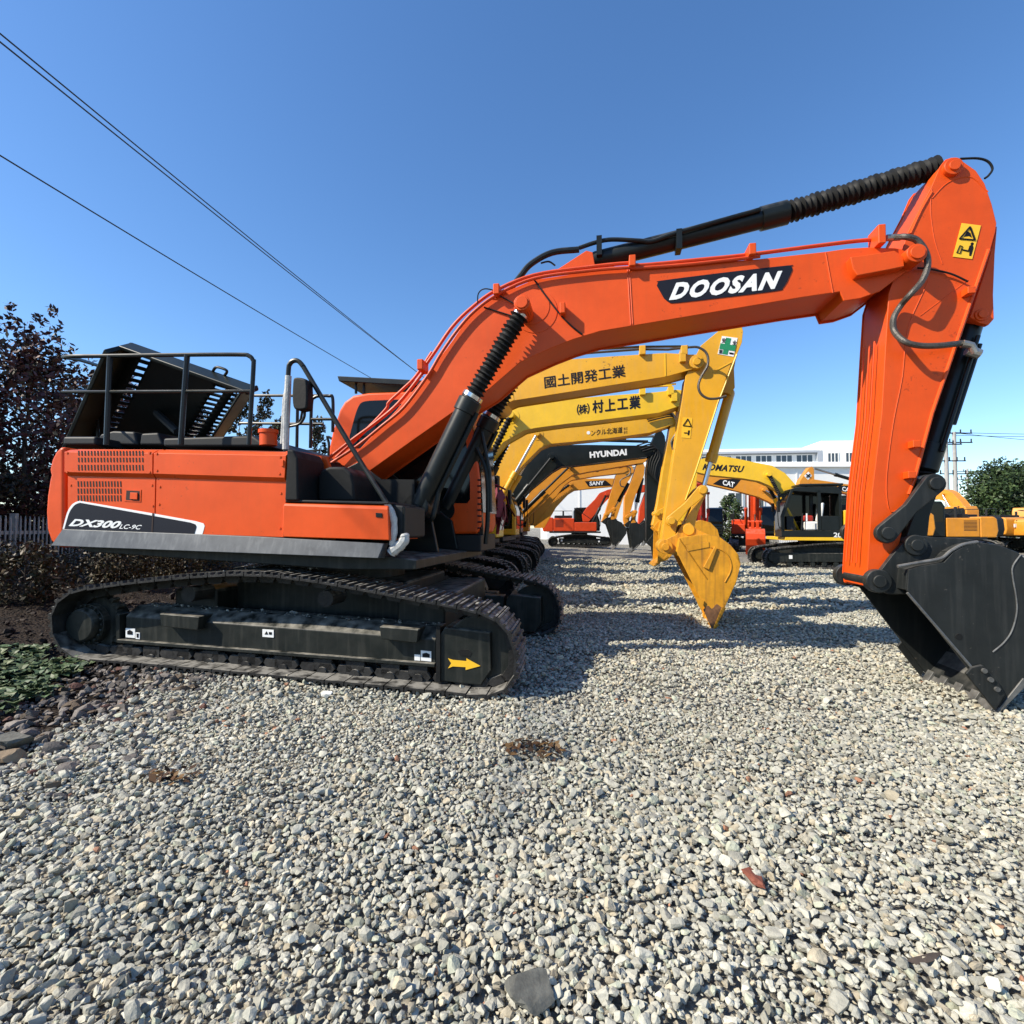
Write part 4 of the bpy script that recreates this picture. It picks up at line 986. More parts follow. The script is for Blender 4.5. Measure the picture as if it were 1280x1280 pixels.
m_ = MB(); m_.tube(sm([f2.t(x, y, -.45) for x, y in ((862, 434), (872, 434), (881, 439), (885, 447), (884, 458), (877, 470), (873, 482), (876, 492), (885, 498), (897, 498), (908, 495))], 5), .02, 8)
m_.tube([f2.t(x, y, -.2) for x, y in ((686, 446), (740, 441), (802, 436.5), (835, 437), (862, 434))], .02, 6); m_.tube([f2.t(x, y, .1) for x, y in ((686, 443), (740, 437), (802, 433.5), (860, 433))], .02, 6)
m_.build('hydraulic_hose', 'hose', b2, f2)
m_ = MB()
for x, y in ((803, 438), (855, 438), (853, 447)):
    r, z = f2.p(x, y, -.25); m_.box(r - .05, r + .05, -.33, .1, z - .09, z + .06)
m_.build('pipe_clamp', 'yellow_paint', b2, f2, bevel=.01)
m_ = MB(); m_.tube([f2.t(831.5, 442, nb - .002), f2.t(832, 470, nb - .002)], .008, 5); m_.tube([f2.t(640, 481, nb - .002), f2.t(642, 500, nb - .002)], .006, 5)
m_.tube([f2.t(x, y, -.23) for x, y in ((921, 443), (897, 505), (870, 588), (857, 625))], .014, 6); m_.tube([f2.t(890, 466, -.232), f2.t(914, 453, -.232)], .008, 5)
m_.build('weld_seam', 'bright_yellow_paint', a2, f2)
text('lettering', '國土開発工業', (681, 485.5), (782, 470.8), (680, 471), nb - .004, 'navy_mark', f2, b2, fat=.014)
w_ = -.234
MB().prism(f2.poly([(902.5, 420), (922, 422.5), (917, 446), (897, 442.5)], w_), w_ - .002, w_ + .002).build('safety_sticker', 'white_mark', a2, f2)
w_ -= .004
m_ = MB(); m_.prism(f2.poly([(907.5, 422), (914, 423), (909.5, 443.5), (903, 442.5)], w_), w_ - .001, w_ + .001)
m_.prism(f2.poly([(900.5, 429), (920, 432), (918.5, 439), (899, 436)], w_), w_ - .0025, w_ - .0015); m_.build('safety_cross', 'green_mark', a2, f2)
w_ -= .002
text('lettering', '安', (902, 428.2), (906.8, 428.8), (903, 422.4), w_, 'black_mark', f2, a2, fat=.02)
text('lettering', '全', (915.2, 431), (920.4, 431.6), (916.2, 425), w_, 'black_mark', f2, a2, fat=.02)
text('lettering', '第', (898, 441.8), (902.5, 442.4), (899, 436.6), w_, 'black_mark', f2, a2, fat=.02)
text('lettering', '一', (911.5, 442), (916.8, 442.8), (911.7, 440.6), w_, 'black_mark', f2, a2, fat=.02)
w_ = -.234
MB().prism(f2.poly([(853.5, 521.5), (865.5, 522.5), (863, 548), (851.5, 547)], w_), w_ - .001, w_ + .002).build('warning_sticker', 'yellow_mark', a2, f2)
m_ = MB(); t3 = [(853.8, 532), (859.8, 523.5), (864, 533)]
for i in range(3): m_.tube([f2.t(*t3[i], w_ - .004), f2.t(*t3[(i + 1) % 3], w_ - .004)], .008, 5)
m_.prism(f2.poly([(860, 538), (862.5, 538), (861.5, 544), (859.5, 544)], w_ - .003), w_ - .004, w_ - .003); m_.tube([f2.t(855, 541, w_ - .004), f2.t(859, 541, w_ - .004)], .008, 5)
m_.build('warning_mark', 'black_mark', a2, f2)
# pink ribbons tied at the second machine's mirror rail
m_ = MB()
for k in range(26):
    x = random.uniform(612, 634); y = random.uniform(608, 635); p0 = f2.t(x, y, .2 + random.uniform(-.1, .2)); p1 = p0 + Vector((random.uniform(-.15, .15), random.uniform(-.1, .1), -random.uniform(.25, .6)))
    d = Vector((random.uniform(-.04, .04), .03, 0)); pm = p0.lerp(p1, .5) + Vector((random.uniform(-.08, .08), 0, 0))
    m_.loft([[p0 - d, p0 + d, p0 + d + Vector((0, .006, 0)), p0 - d + Vector((0, .006, 0))], [pm - d * 1.3, pm + d * 1.3, pm + d * 1.3 + Vector((0, .006, 0)), pm - d * 1.3 + Vector((0, .006, 0))], [p1 - d, p1 + d, p1 + d + Vector((0, .006, 0)), p1 - d + Vector((0, .006, 0))]])
m_.tube([f2.t(612, 609, .25), f2.t(620, 606, .25), f2.t(632, 612, .25)], .02, 6)
rb = m_.build('ribbon_bunch', 'maroon_ribbon', None, f2); tag(rb, 'bunch of dark pink ribbons hanging on the second excavator beside its cab', 'ribbons')

def simple_gear(m, f, boom, pin, arm, body, armmat, link, bk, ear, cyl='black_paint', **k):
    return front_gear(m, f, -1, f.poly(boom, -.26), f.p(*pin, -.42), f.poly(arm, -.23), [f.p(*q, -.3) for q in link] if link else None,
                      f.poly(bk, -.5) if bk else None, f.poly(ear, -.25) if ear else None, None, body, armmat=armmat, cyl=cyl, **k)
# ---- third
f3, m3 = mk('crawler_excavator', 'bright yellow excavator third in the row with bold brush lettering on its boom', -2.0, 12.6, -10, GRP)
track_parts(m3, f3, .95, 1.5, True); house(m3, f3, .97, 'bright_yellow_paint')
b3, a3, k3 = simple_gear(m3, f3, [(553, 634), (549, 626), (556, 616), (590, 570), (604, 545), (612, 520), (625, 510), (660, 505), (719, 498), (760, 494.5), (821, 490), (845, 487), (858, 488), (864, 496), (860, 504), (851, 507), (824, 516), (740, 526.5), (707, 530), (670, 535), (655, 538), (629, 553), (600, 590), (566, 634)],
    (639, 519), [(848, 506), (862, 478), (878, 460), (886, 458), (891, 466), (889, 480), (880, 510), (868, 580), (858, 650), (855, 672), (848, 676), (843, 670), (846, 640)], 'bright_yellow_paint', 'bright_yellow_paint',
    [(852, 648), (868, 632), (864, 660)], [(856, 676), (858, 662), (866, 654), (876, 650), (888, 653), (897, 662), (901, 677), (898, 695), (888, 722), (881, 735)],
    [(842, 672), (850, 665), (858, 655), (866, 652), (874, 657), (872, 672), (856, 682)], bktmat='worn_yellow_paint', acyl=(f3.p(760, 484, 0), f3.p(880, 464, 0)), foot=(.75, 1.35))
text('lettering', '㈱', (721.5, 519), (737, 517), (721, 506), -.264, 'navy_mark', f3, b3, fat=.016)
text('lettering', '村上工業', (741, 516.5), (800.5, 510), (740.5, 501), -.264, 'navy_mark', f3, b3, fat=.032, space=1.15)
m_ = MB()
for x, y in ((803, 489), (838, 489), (842, 497)):
    r, z = f3.p(x, y, -.25); m_.box(r - .06, r + .06, -.36, .1, z - .1, z + .08)
m_.tube([f3.t(x, y, -.2) for x, y in ((700, 494), (760, 487), (840, 482))], .022, 6); m_.tube([f3.t(x, y, .1) for x, y in ((700, 491), (760, 485), (845, 480))], .022, 6)
m_.build('boom_pipe', 'bright_yellow_paint', b3, f3)
# ---- fourth
f4, m4 = mk('crawler_excavator', 'yellow excavator fourth in the row with small lettering and a yellow boom cylinder', -1.5, 15.4, -8, GRP)
track_parts(m4, f4, .95, 1.5, True); house(m4, f4, .97, 'yellow_paint')
b4, a4, k4 = simple_gear(m4, f4, [(585, 642), (582, 635), (588, 626), (620, 585), (635, 560), (645, 540), (660, 533), (740, 522), (809, 518), (832, 515), (845, 515), (850, 521), (847, 529), (838, 532), (812, 541), (760, 548), (687, 555), (675, 560), (655, 580), (598, 642)],
    (671.5, 542), [(838, 532), (846, 508), (858, 496), (864, 496), (868, 504), (864, 520), (853, 560), (838, 620), (826, 655), (820, 662), (816, 656), (822, 630)], 'yellow_paint', 'yellow_paint',
    [(822, 642), (838, 632), (832, 655)], [(823, 664), (826, 652), (838, 650), (850, 656), (856, 668), (850, 684), (834, 700), (822, 704)], [(816, 660), (822, 652), (832, 648), (840, 652), (836, 664), (824, 668)],
    cyl='yellow_paint', rodmat='chrome', bktmat='worn_yellow_paint', acyl=(f4.p(760, 515, 0), f4.p(858, 500, 0)))
MB().disc(f4.p(735.5, 541, -.264), .05, -.266, -.262, 16).build('round_badge', 'white_mark', b4, f4)
text('lettering', 'ンクル北海道', (739, 545), (778, 541), (739, 537.5), -.264, 'black_mark', f4, b4, fat=.012)
text('lettering', '株式', (779.5, 538), (784.5, 537.5), (779.5, 534.3), -.264, 'black_mark', f4, b4); text('lettering', '会社', (779.5, 542.3), (784.5, 541.8), (779.5, 538.6), -.264, 'black_mark', f4, b4)
m_ = MB()
for k in range(4):
    o = k * 2.2
    m_.tube(sm([f4.t(x + o * .6, y + o, -.42 + .04 * k) for x, y in ((806, 520), (822, 516), (836, 514), (844, 522), (845, 540), (839, 552), (842, 566))], 5), .022, 6)
m_.build('hydraulic_hose', 'hose', b4, f4)
# ---- fifth: black front gear with white name
f5, m5 = mk('crawler_excavator', 'excavator fifth in the row with a black boom, black arm and white lettering', -1.3, 18.4, -7, GRP)
track_parts(m5, f5, .95, 1.5, True); house(m5, f5, .97, 'amber_paint', cabmat='black_paint')
b5, a5, k5 = simple_gear(m5, f5, [(606, 648), (604, 640), (612, 630), (648, 596), (656, 580), (666, 564), (685, 556), (734, 556), (809, 557), (818, 556), (824, 562), (820, 568), (809, 571), (718, 582), (702, 583), (690, 590), (678, 600), (620, 648)],
    (690, 571), [(808, 592), (810, 576), (815, 552), (820, 540), (826, 537), (831, 545), (833, 560), (830, 600), (825, 650), (821, 676), (814, 682), (808, 676)], 'black_paint', 'black_paint',
    [(816, 660), (830, 650), (826, 668)], [(818, 680), (820, 664), (828, 654), (838, 656), (846, 668), (844, 684), (832, 698), (822, 705)], [(808, 678), (816, 668), (826, 656), (834, 660), (828, 674), (816, 684)],
    acyl=(f5.p(735, 548, 0), f5.p(822, 545, 0)), bcyl=(f5.p(834, 585, -.05), f5.p(830, 645, -.05)), rodmat='dark_grey')
text('lettering', 'HYUNDAI', (737.5, 572.5), (783.5, 568.8), (737, 565), -.264, 'white_mark', f5, b5, bold=.03, fat=.02)
m_ = MB()
for k in range(4):
    o = k * 2.4
    m_.tube(sm([f5.t(x + o, y + o, -.36 - .03 * k) for x, y in ((796, 557), (812, 553), (818, 562), (813, 576), (812, 590), (820, 598), (828, 594))], 5), .024, 6)
m_.tube([f5.t(680, 556, -.15), f5.t(735, 550, -.15), f5.t(810, 552, -.15)], .05, 8)
m_.build('hydraulic_hose', 'rubber', b5, f5)
# ---- sixth (plain amber boom), seventh (amber, dark name), eighth (amber with black name plate)
f6, m6 = mk('crawler_excavator', 'amber excavator sixth in the row with plain boom behind the black boom', -.9, 21.4, -6, GRP)
track_parts(m6, f6, .95, 1.5, False); house(m6, f6, .97, 'amber_paint')
b6, a6, k6 = simple_gear(m6, f6, [(640, 655), (638, 648), (644, 640), (671, 605), (680, 590), (692, 580), (710, 573), (760, 568), (800, 565), (808, 567), (809, 574), (806, 578), (734, 590), (715, 594), (699, 606), (652, 655)],
    (712, 583), [(790, 600), (797, 578), (803, 574), (806, 584), (805, 594), (794, 620), (788, 640), (786, 655), (782, 658), (780, 650), (781, 622)], 'amber_paint', 'amber_paint',
    [(784, 646), (794, 640), (792, 653)], [(786, 660), (788, 654), (796, 653), (803, 658), (807, 667), (804, 676), (797, 684), (791, 688)], [(780, 656), (786, 651), (794, 650), (798, 655), (790, 662)],
    acyl=(f6.p(750, 564, 0), f6.p(802, 575, 0)), bcyl=(f6.p(803, 597, -.05), f6.p(794, 640, -.05)), rodmat='dark_grey')
f7, m7 = mk('crawler_excavator', 'amber excavator seventh in the row with dark lettering on its boom', -.8, 24.6, -5, GRP)
track_parts(m7, f7, .95, 1.5, False); house(m7, f7, .97, 'amber_paint')
b7, a7, k7 = simple_gear(m7, f7, [(655, 657), (653, 651), (660, 643), (684, 612), (694, 596), (706, 588), (730, 584.5), (777, 582.5), (783, 583), (785, 588), (780, 591), (745, 595), (715, 600), (706, 606), (694, 622), (668, 657)],
    (715, 591), [(770, 594), (776, 584), (782, 578), (788, 579), (793, 588), (788, 598), (781, 607), (771, 627), (761, 645), (757, 652), (752, 652), (757, 640)], 'amber_paint', 'amber_paint',
    [(758, 643), (768, 636), (766, 648)], [(759, 655), (760, 650), (768, 649), (777, 653), (783, 660), (783, 667), (776, 677), (769, 684)], [(752, 652), (758, 647), (766, 646), (772, 650), (762, 658)],
    acyl=(f7.p(740, 580, 0), f7.p(785, 580, 0)), bcyl=(f7.p(786, 604, -.05), f7.p(768, 636, -.05)), rodmat='dark_grey')
text('lettering', 'HYUNDAI', (713, 591.5), (748, 589.8), (713.5, 586), -.264, 'black_mark', f7, b7, bold=.03, fat=.02)
m_ = MB()
m_.tube(sm([f7.t(x, y, -.4) for x, y in ((774, 585), (782, 583), (788, 586), (786, 594), (776, 600), (776, 607), (781, 609))], 5), .03, 6); m_.build('hydraulic_hose', 'hose', b7, f7)
f8, m8 = mk('crawler_excavator', 'amber excavator eighth in the row with white lettering on a black boom plate', -.7, 27.8, -5, GRP)
track_parts(m8, f8, .95, 1.5, False); house(m8, f8, .97, 'amber_paint')
b8, a8, k8 = simple_gear(m8, f8, [(668, 660), (666, 654), (672, 646), (691, 620), (695, 606), (704, 600), (712, 598.5), (768, 598), (778, 600), (778, 606), (765, 608), (735, 611), (718, 613), (710, 618), (695, 634), (680, 660)],
    (713, 605), [(770, 607), (776, 598), (782, 596), (785, 604), (780, 620), (770, 650), (765, 650)], 'amber_paint', 'amber_paint', None, None, None)
MB().prism(f8.poly([(731, 601.5), (757, 600.5), (765, 607), (736, 608.5)], -.264), -.267, -.262).build('name_plate', 'black_mark', b8, f8)
text('lettering', 'SANY', (737, 607), (755, 606), (737, 602), -.271, 'white_mark', f8, b8, bold=.03)

# ---- generic machines further off, with canonical front gear
def canon(sc, fold=False):
    s_ = sc
    bo = [(0.0, 1.62), (-.1, 1.78), (.05, 1.95), (1.0, 3.3), (1.6, 3.95), (2.1, 4.2), (2.8, 4.2), (4.9, 3.9), (5.15, 3.78), (5.1, 3.6), (4.8, 3.5), (2.7, 3.55), (2.2, 3.4), (1.6, 2.9), (.3, 1.62)]
    ar = [(4.85, 3.45), (5.0, 3.9), (5.35, 4.45), (5.55, 4.5), (5.7, 4.2), (5.5, 3.4), (5.2, 2.0), (5.05, 1.4), (4.9, 1.3), (4.78, 1.4), (4.78, 2.2)]
    lk = [(4.95, 1.7), (5.3, 1.9), (5.25, 1.5)]
    bk = [(4.98, 1.3), (5.0, 1.45), (5.3, 1.5), (5.7, 1.42), (5.95, 1.2), (6.0, .9), (5.85, .55), (5.5, .2), (5.3, .06)]
    er = [(4.78, 1.35), (5.0, 1.55), (5.25, 1.6), (5.4, 1.5), (5.2, 1.3), (4.9, 1.22)]
    f = lambda P: [(a * s_, b * s_) for a, b in P]
    return dict(boom=f(bo), pin=(2.15 * s_, 3.85 * s_), arm=f(ar), link=f(lk), bback=f(bk), bear=f(er), acyl=((2.6 * s_, 4.3 * s_), (5.45 * s_, 4.4 * s_)), bcyl=((5.6 * s_, 3.5 * s_), (5.3 * s_, 1.9 * s_)))
def generic(label, x, y, deg, sc, body, group, cabmat=None, bktmat=None, skirt=None, gear=True, armmat=None, cyl='black_paint', rodmat='chrome', cw=None):
    f, m = mk('crawler_excavator', label, x, y, deg, group)
    track_parts(m, f, .95 * sc, 1.45 * sc, False); ec = house(m, f, sc * .97, body, cabmat=cabmat, skirt=skirt, cw=cw)
    out = None
    if gear:
        c = canon(sc); out = front_gear(m, f, 0, c['boom'], c['pin'], c['arm'], c['link'], c['bback'], c['bear'], None, body, bktmat=bktmat, acyl=c['acyl'], bcyl=c['bcyl'], bw=.5 * sc, cyl=cyl, rodmat=rodmat, foot=(.75 * sc, 1.35 * sc))
    return f, m, ec, out
# orange-red machine past the end of the row
f9, m9 = mk('crawler_excavator', 'small orange red excavator facing right beyond the amber row of booms', 4.4, 33.5, -4, 'far excavators at the back of the yard')
track_parts(m9, f9, .85, 1.35, False); house(m9, f9, .85, 'orange_red_paint', cabmat='black_paint')
simple_gear(m9, f9, [(729, 652), (728, 643), (734, 634), (744, 624), (750, 616), (760, 612), (790, 606), (815, 606), (818, 611), (813, 614), (785, 618), (762, 622), (756, 628), (746, 640), (736, 652)], (758, 618), [(806, 618), (812, 604), (818, 603), (818, 616), (808, 640), (803, 656), (798, 656), (800, 635)], 'orange_red_paint', 'orange_red_paint',
    None, [(800, 656), (806, 652), (814, 654), (818, 662), (814, 672), (806, 680)], [(798, 656), (804, 650), (810, 652), (804, 660)], foot=(.65, 1.2))
# two red machines facing the camera
GF = 'red excavators facing the camera at the back'
generic('red excavator facing the camera, left one of two beside the green shrub', 12.4, 33.6, -110, .95, 'red_paint', GF, cabmat='black_paint', bktmat='red_paint', cyl='red_paint')
generic('red excavator facing the camera between the green shrub and yellow excavator', 15.9, 33.8, -114, .98, 'orange_red_paint', GF, cabmat='black_paint', bktmat='orange_red_paint', cyl='orange_red_paint')

# ---- yellow machines on the right, facing left
GR = 'yellow excavators facing left on the right side of the yard'
fk, mk_ = mk('crawler_excavator', 'bright yellow excavator facing left with black cab and bright yellow sill', 11.9, 20.0, 167, GR)
track_parts(mk_, fk, .97, 1.5, True); eck = house(mk_, fk, 1.0, 'bright_yellow_paint', cabmat='black_paint', skirt='bright_yellow_paint', glazed=True)
def kp(pts, v): return fk.poly(pts, v)
bk1, ak1, _ = front_gear(mk_, fk, 1, kp([(1003, 640), (990, 645), (976, 632), (980, 622), (973, 614), (961, 606.5), (949, 601.5), (929, 598), (888, 594), (866, 589), (860, 584), (864, 577), (896, 569), (920, 573), (944, 578), (965, 582), (981, 591), (998, 610), (1010, 632)], .26),
    fk.p(961, 593, .42), kp([(872, 590), (866, 572), (862, 562), (857, 562), (852, 575), (850, 600), (850, 640), (852, 660), (858, 662), (862, 655), (868, 620)], .23), None,
    kp([(852, 662), (850, 668), (856, 676), (866, 690), (876, 700), (884, 690), (884, 676), (874, 664), (862, 658)], .5), kp([(852, 656), (858, 654), (870, 660), (860, 668), (852, 664)], .25), None, 'bright_yellow_paint', cyl='bright_yellow_paint', rodmat='rubber', bktmat='worn_yellow_paint')
text('lettering', "KOMATSU", (878, 587.3), (927.5, 590.5), (881, 579.5), .264, 'navy_mark', fk, bk1, bold=.03, fat=.014, space=1.1)
m_ = MB(); m_.box(-.45, 1.0, .4, 1.4, 3.06, 3.14); m_.build('roof_guard', 'black_paint', mk_, fk, bevel=.02)
text('lettering', '200', (1042, 671.5), (1057.5, 672.3), (1042, 665.5), 1.39, 'white_mark', fk, eck, bold=.02)
m_ = MB(); m_.box(.75, .8, 1.39, 1.392, 1.75, 2.05); m_.build('door_handle', 'white_mark', mk_, fk)
fb, mb_ = mk('crawler_excavator', 'tan excavator facing left mostly hidden behind the bright yellow one', 16.6, 25.0, 168, GR)
track_parts(mb_, fb, .97, 1.5, False); house(mb_, fb, 1.0, 'amber_paint', cabmat='black_paint')
bb1, ab1, _ = front_gear(mb_, fb, 1, fb.poly([(1000, 645), (985, 648), (972, 636), (964, 628.5), (948, 621), (924, 614.5), (883, 605), (868, 600), (866, 594), (872, 589), (888, 592), (929, 596), (961, 605), (985, 622), (1004, 640)], .26),
    fb.p(955, 612, .42), fb.poly([(872, 600), (868, 588), (862, 578), (856, 580), (853, 600), (854, 640), (858, 655), (864, 652), (868, 625)], .23), None,
    fb.poly([(856, 656), (860, 664), (870, 676), (880, 684), (886, 676), (884, 664), (874, 654)], .5), fb.poly([(854, 652), (862, 648), (872, 654), (860, 660)], .25), None, 'amber_paint', bktmat='worn_yellow_paint', rodmat='chrome')
MB().prism(fb.poly([(891, 605), (900, 599), (927, 598), (921, 606), (916, 611)], .264), .262, .267).build('name_plate', 'black_mark', bb1, fb)
text('lettering', 'CAT', (903, 606), (917.5, 609.3), (904, 599.6), .271, 'white_mark', fb, bb1, bold=.03)
fc, mc = mk('crawler_excavator', 'tan excavator facing left with a white diamond badge on its arm', 20.3, 25.5, 172, GR)
track_parts(mc, fc, .97, 1.5, False); house(mc, fc, .92, 'amber_paint', cabmat='black_paint')
bc1, ac1, _ = front_gear(mc, fc, 1, fc.poly([(1130, 648), (1118, 650), (1104, 640), (1095, 630), (1085, 624), (1072, 620), (1040, 612.5), (1030, 611), (1016, 606), (1012, 603), (1016, 599), (1030, 601), (1050, 604), (1072, 607), (1095, 612), (1112, 622), (1134, 640)], .26),
    fc.p(1092, 618, .42), fc.poly([(1014, 611), (1018, 600), (1017.5, 586), (1015, 583), (1012, 584), (1000, 601), (998.5, 612), (996, 640), (997, 660), (1002, 660), (1006, 640)], .23), None,
    fc.poly([(998, 660), (1000, 668), (1008, 678), (1018, 684), (1024, 676), (1020, 664), (1008, 657)], .5), fc.poly([(996, 658), (1004, 652), (1010, 656), (1000, 664)], .25), None, 'amber_paint', acyl=(fc.p(1075, 602.5, .0), fc.p(1018, 585.5, .0)), rodmat='chrome')
MB().prism(fc.poly([(1040.5, 612), (1050, 607), (1072.5, 607.5), (1073, 618)], .264), .262, .267).build('name_plate', 'black_mark', bc1, fc)
text('lettering', 'CAT', (1052.5, 613.4), (1065, 616), (1053, 608), .271, 'white_mark', fc, bc1, bold=.03)
MB().prism(fc.poly([(1005, 594.8), (1010.5, 589.5), (1015, 594.5), (1010, 600)], .234), .232, .237).build('diamond_badge', 'white_mark', ac1, fc)
m_ = MB(); m_.tube([fc.t(1007.8, 592.8, .24), fc.t(1012.5, 596.6, .24)], .035, 5); m_.tube([fc.t(1007.8, 596.8, .24), fc.t(1012.5, 592.5, .24)], .035, 5); m_.build('badge_mark', 'black_mark', ac1, fc)
# far right machines
GY = 'small far excavators at the right edge of the yard'
f, m, ec, o = generic('far amber excavator turned away with its counterweight lettered, above the black bucket', 30.6, 33.5, 96, 1.0, 'amber_paint', GY)
for (t_, z0, z1, c_) in (('250  EXCEL', 1.86, 1.98, 'black_mark'),):
    cu = bpy.data.curves.new('lettering', 'FONT'); cu.body = t_; cu.offset = .02; cu.size = .2
    ob = bpy.data.objects.new('lettering', cu); COL.objects.link(ob); dg = bpy.context.evaluated_depsgraph_get(); dg.update(); me = bpy.data.meshes.new_from_object(ob.evaluated_get(dg)); bpy.data.objects.remove(ob)
    for q in me.vertices: q.co = Vector((-2.83, .75 - q.co.x * 1.1, 1.85 + q.co.y))
    me.materials.clear(); me.materials.append(MAT[c_]); ob = bpy.data.objects.new('lettering', me); COL.objects.link(ob); place(ob, m, f)
m_ = MB(); m_.box(-2.835, -2.8, -.95, .9, 1.55, 1.76); m_.build('pale_stripe', 'cream_wall', m, f)
generic('far amber excavator at the right edge beneath the big tree', 32.6, 31.5, 25, .95, 'amber_paint', GY)
generic('far black and white excavator seen beside the bucket link of the orange one', 24.8, 30.0, 100, .98, 'dark_grey', GY, cabmat='black_paint', gear=False, cw='dark_grey')

# ================================================================== GROUND
def soil_mask(x, y):
    """1 on the soil bank to the left, 0 on the gravel"""
    e = -3.1 - .35 * math.sin(y * 1.3) * .4 - max(0, y - 4.6) * .42
    e = max(e, -9.0)
    return sstep((e - x) / .5 + .5)
xs = np.concatenate([np.linspace(-1500, -60, 10), np.linspace(-50, -14, 14), np.linspace(-13, 14, 109), np.linspace(15, 60, 24), np.linspace(80, 1500, 10)])
ys = np.concatenate([np.linspace(-300, -6, 6), np.linspace(-5, 22, 109), np.linspace(23, 70, 36), np.linspace(90, 3000, 14)])
gv = [(x, y, zg(x, y) - .014 + relief(x, y)) for y in ys for x in xs]
nx = len(xs)
gf = [(j * nx + i, j * nx + i + 1, (j + 1) * nx + i + 1, (j + 1) * nx + i) for j in range(len(ys) - 1) for i in range(nx - 1)]
gm = bpy.data.materials.new('ground'); gm.use_nodes = True
nt = gm.node_tree; N = nt.nodes; Lk = nt.links; B = N['Principled BSDF']; B.inputs['Roughness'].default_value = .9; B.inputs['Specular IOR Level'].default_value = .2
tc = N.new('ShaderNodeTexCoord')
vo = N.new('ShaderNodeTexVoronoi'); vo.inputs['Scale'].default_value = 15; Lk.new(tc.outputs['Object'], vo.inputs['Vector'])
vo2 = N.new('ShaderNodeTexVoronoi'); vo2.inputs['Scale'].default_value = 34; Lk.new(tc.outputs['Object'], vo2.inputs['Vector'])
cr = N.new('ShaderNodeValToRGB'); sp = N.new('ShaderNodeSeparateColor'); Lk.new(vo.outputs['Color'], sp.inputs[0]); Lk.new(sp.outputs[0], cr.inputs[0])
cr.color_ramp.elements[0].color = (.20, .185, .155, 1); cr.color_ramp.elements[1].color = (.38, .36, .30, 1)
big = N.new('ShaderNodeTexNoise'); big.inputs['Scale'].default_value = .35; big.inputs['Detail'].default_value = 5; Lk.new(tc.outputs['Object'], big.inputs['Vector'])
bmr = N.new('ShaderNodeMapRange'); bmr.inputs[1].default_value = .3; bmr.inputs[2].default_value = .7; bmr.inputs[3].default_value = .8; bmr.inputs[4].default_value = 1.1; Lk.new(big.outputs['Fac'], bmr.inputs[0])
gx = N.new('ShaderNodeMix'); gx.data_type = 'RGBA'; gx.blend_type = 'MULTIPLY'; gx.inputs[0].default_value = 1; Lk.new(cr.outputs[0], gx.inputs[6]); Lk.new(bmr.outputs[0], gx.inputs[7])
so_n = N.new('ShaderNodeTexNoise'); so_n.inputs['Scale'].default_value = 6; so_n.inputs['Detail'].default_value = 9; so_n.inputs['Roughness'].default_value = .7; Lk.new(tc.outputs['Object'], so_n.inputs['Vector'])
scr = N.new('ShaderNodeValToRGB'); Lk.new(so_n.outputs['Fac'], scr.inputs[0])
scr.color_ramp.elements[0].position = .3; scr.color_ramp.elements[0].color = (.010, .007, .005, 1); scr.color_ramp.elements[1].position = .75; scr.color_ramp.elements[1].color = (.038, .025, .016, 1)
at = N.new('ShaderNodeAttribute'); at.attribute_name = 'soil'
mx = N.new('ShaderNodeMix'); mx.data_type = 'RGBA'; Lk.new(at.outputs['Fac'], mx.inputs[0]); Lk.new(gx.outputs[2], mx.inputs[6]); Lk.new(scr.outputs[0], mx.inputs[7])
Lk.new(mx.outputs[2], B.inputs['Base Color'])
ad = N.new('ShaderNodeMath'); ad.operation = 'ADD'; Lk.new(vo.outputs['Distance'], ad.inputs[0]); Lk.new(vo2.outputs['Distance'], ad.inputs[1])
ad2 = N.new('ShaderNodeMath'); ad2.operation = 'SUBTRACT'; Lk.new(so_n.outputs['Fac'], ad2.inputs[0]); Lk.new(ad.outputs[0], ad2.inputs[1])
bp = N.new('ShaderNodeBump'); bp.inputs['Strength'].default_value = .9; bp.inputs['Distance'].default_value = .05; Lk.new(ad2.outputs[0], bp.inputs['Height']); Lk.new(bp.outputs[0], B.inputs['Normal'])
MAT['ground'] = gm
go = MB().add(gv, gf).build('ground', 'ground', fixn=False); kind(go, 'structure')
sa = go.data.attributes.new('soil', 'FLOAT', 'POINT'); sa.data.foreach_set('value', [soil_mask(x, y) if y < 200 else (1. if x < -9 else 0.) for x, y, z in gv])

# ------------------------------------------------------------------ gravel stones (uncountable: one mesh)
def ico(sub):
    bm = bmesh.new(); bmesh.ops.create_icosphere(bm, subdivisions=sub, radius=1)
    V = np.array([v.co[:] for v in bm.verts]); F = np.array([[v.index for v in f.verts] for f in bm.faces]); bm.free(); return V, F
def rock_shapes(sub, n, rng, cuts=15):
    V0, F0 = ico(sub); out = []
    for _ in range(n):
        V = V0 * (1 + rng.normal(0, .06, (len(V0), 1)))
        for _c in range(cuts):
            d = rng.normal(size=3); d /= np.linalg.norm(d); h = rng.uniform(.36, .66)
            t = V @ d; o = t > h; V[o] -= np.outer(t[o] - h, d)
        V *= rng.uniform(.75, 1.3, 3) * 1.22
        out.append(V)
    return out, F0
def rand_rot(n, rng):
    q = rng.normal(size=(n, 4)); q /= np.linalg.norm(q, axis=1)[:, None]; w, x, y, z = q.T
    return np.stack([np.stack([1 - 2 * (y * y + z * z), 2 * (x * y - z * w), 2 * (x * z + y * w)], 1), np.stack([2 * (x * y + z * w), 1 - 2 * (x * x + z * z), 2 * (y * z - x * w)], 1), np.stack([2 * (x * z - y * w), 2 * (y * z + x * w), 1 - 2 * (x * x + y * y)], 1)], 1)
zgv = np.vectorize(zg); smv = np.vectorize(soil_mask); rlv = np.vectorize(relief)
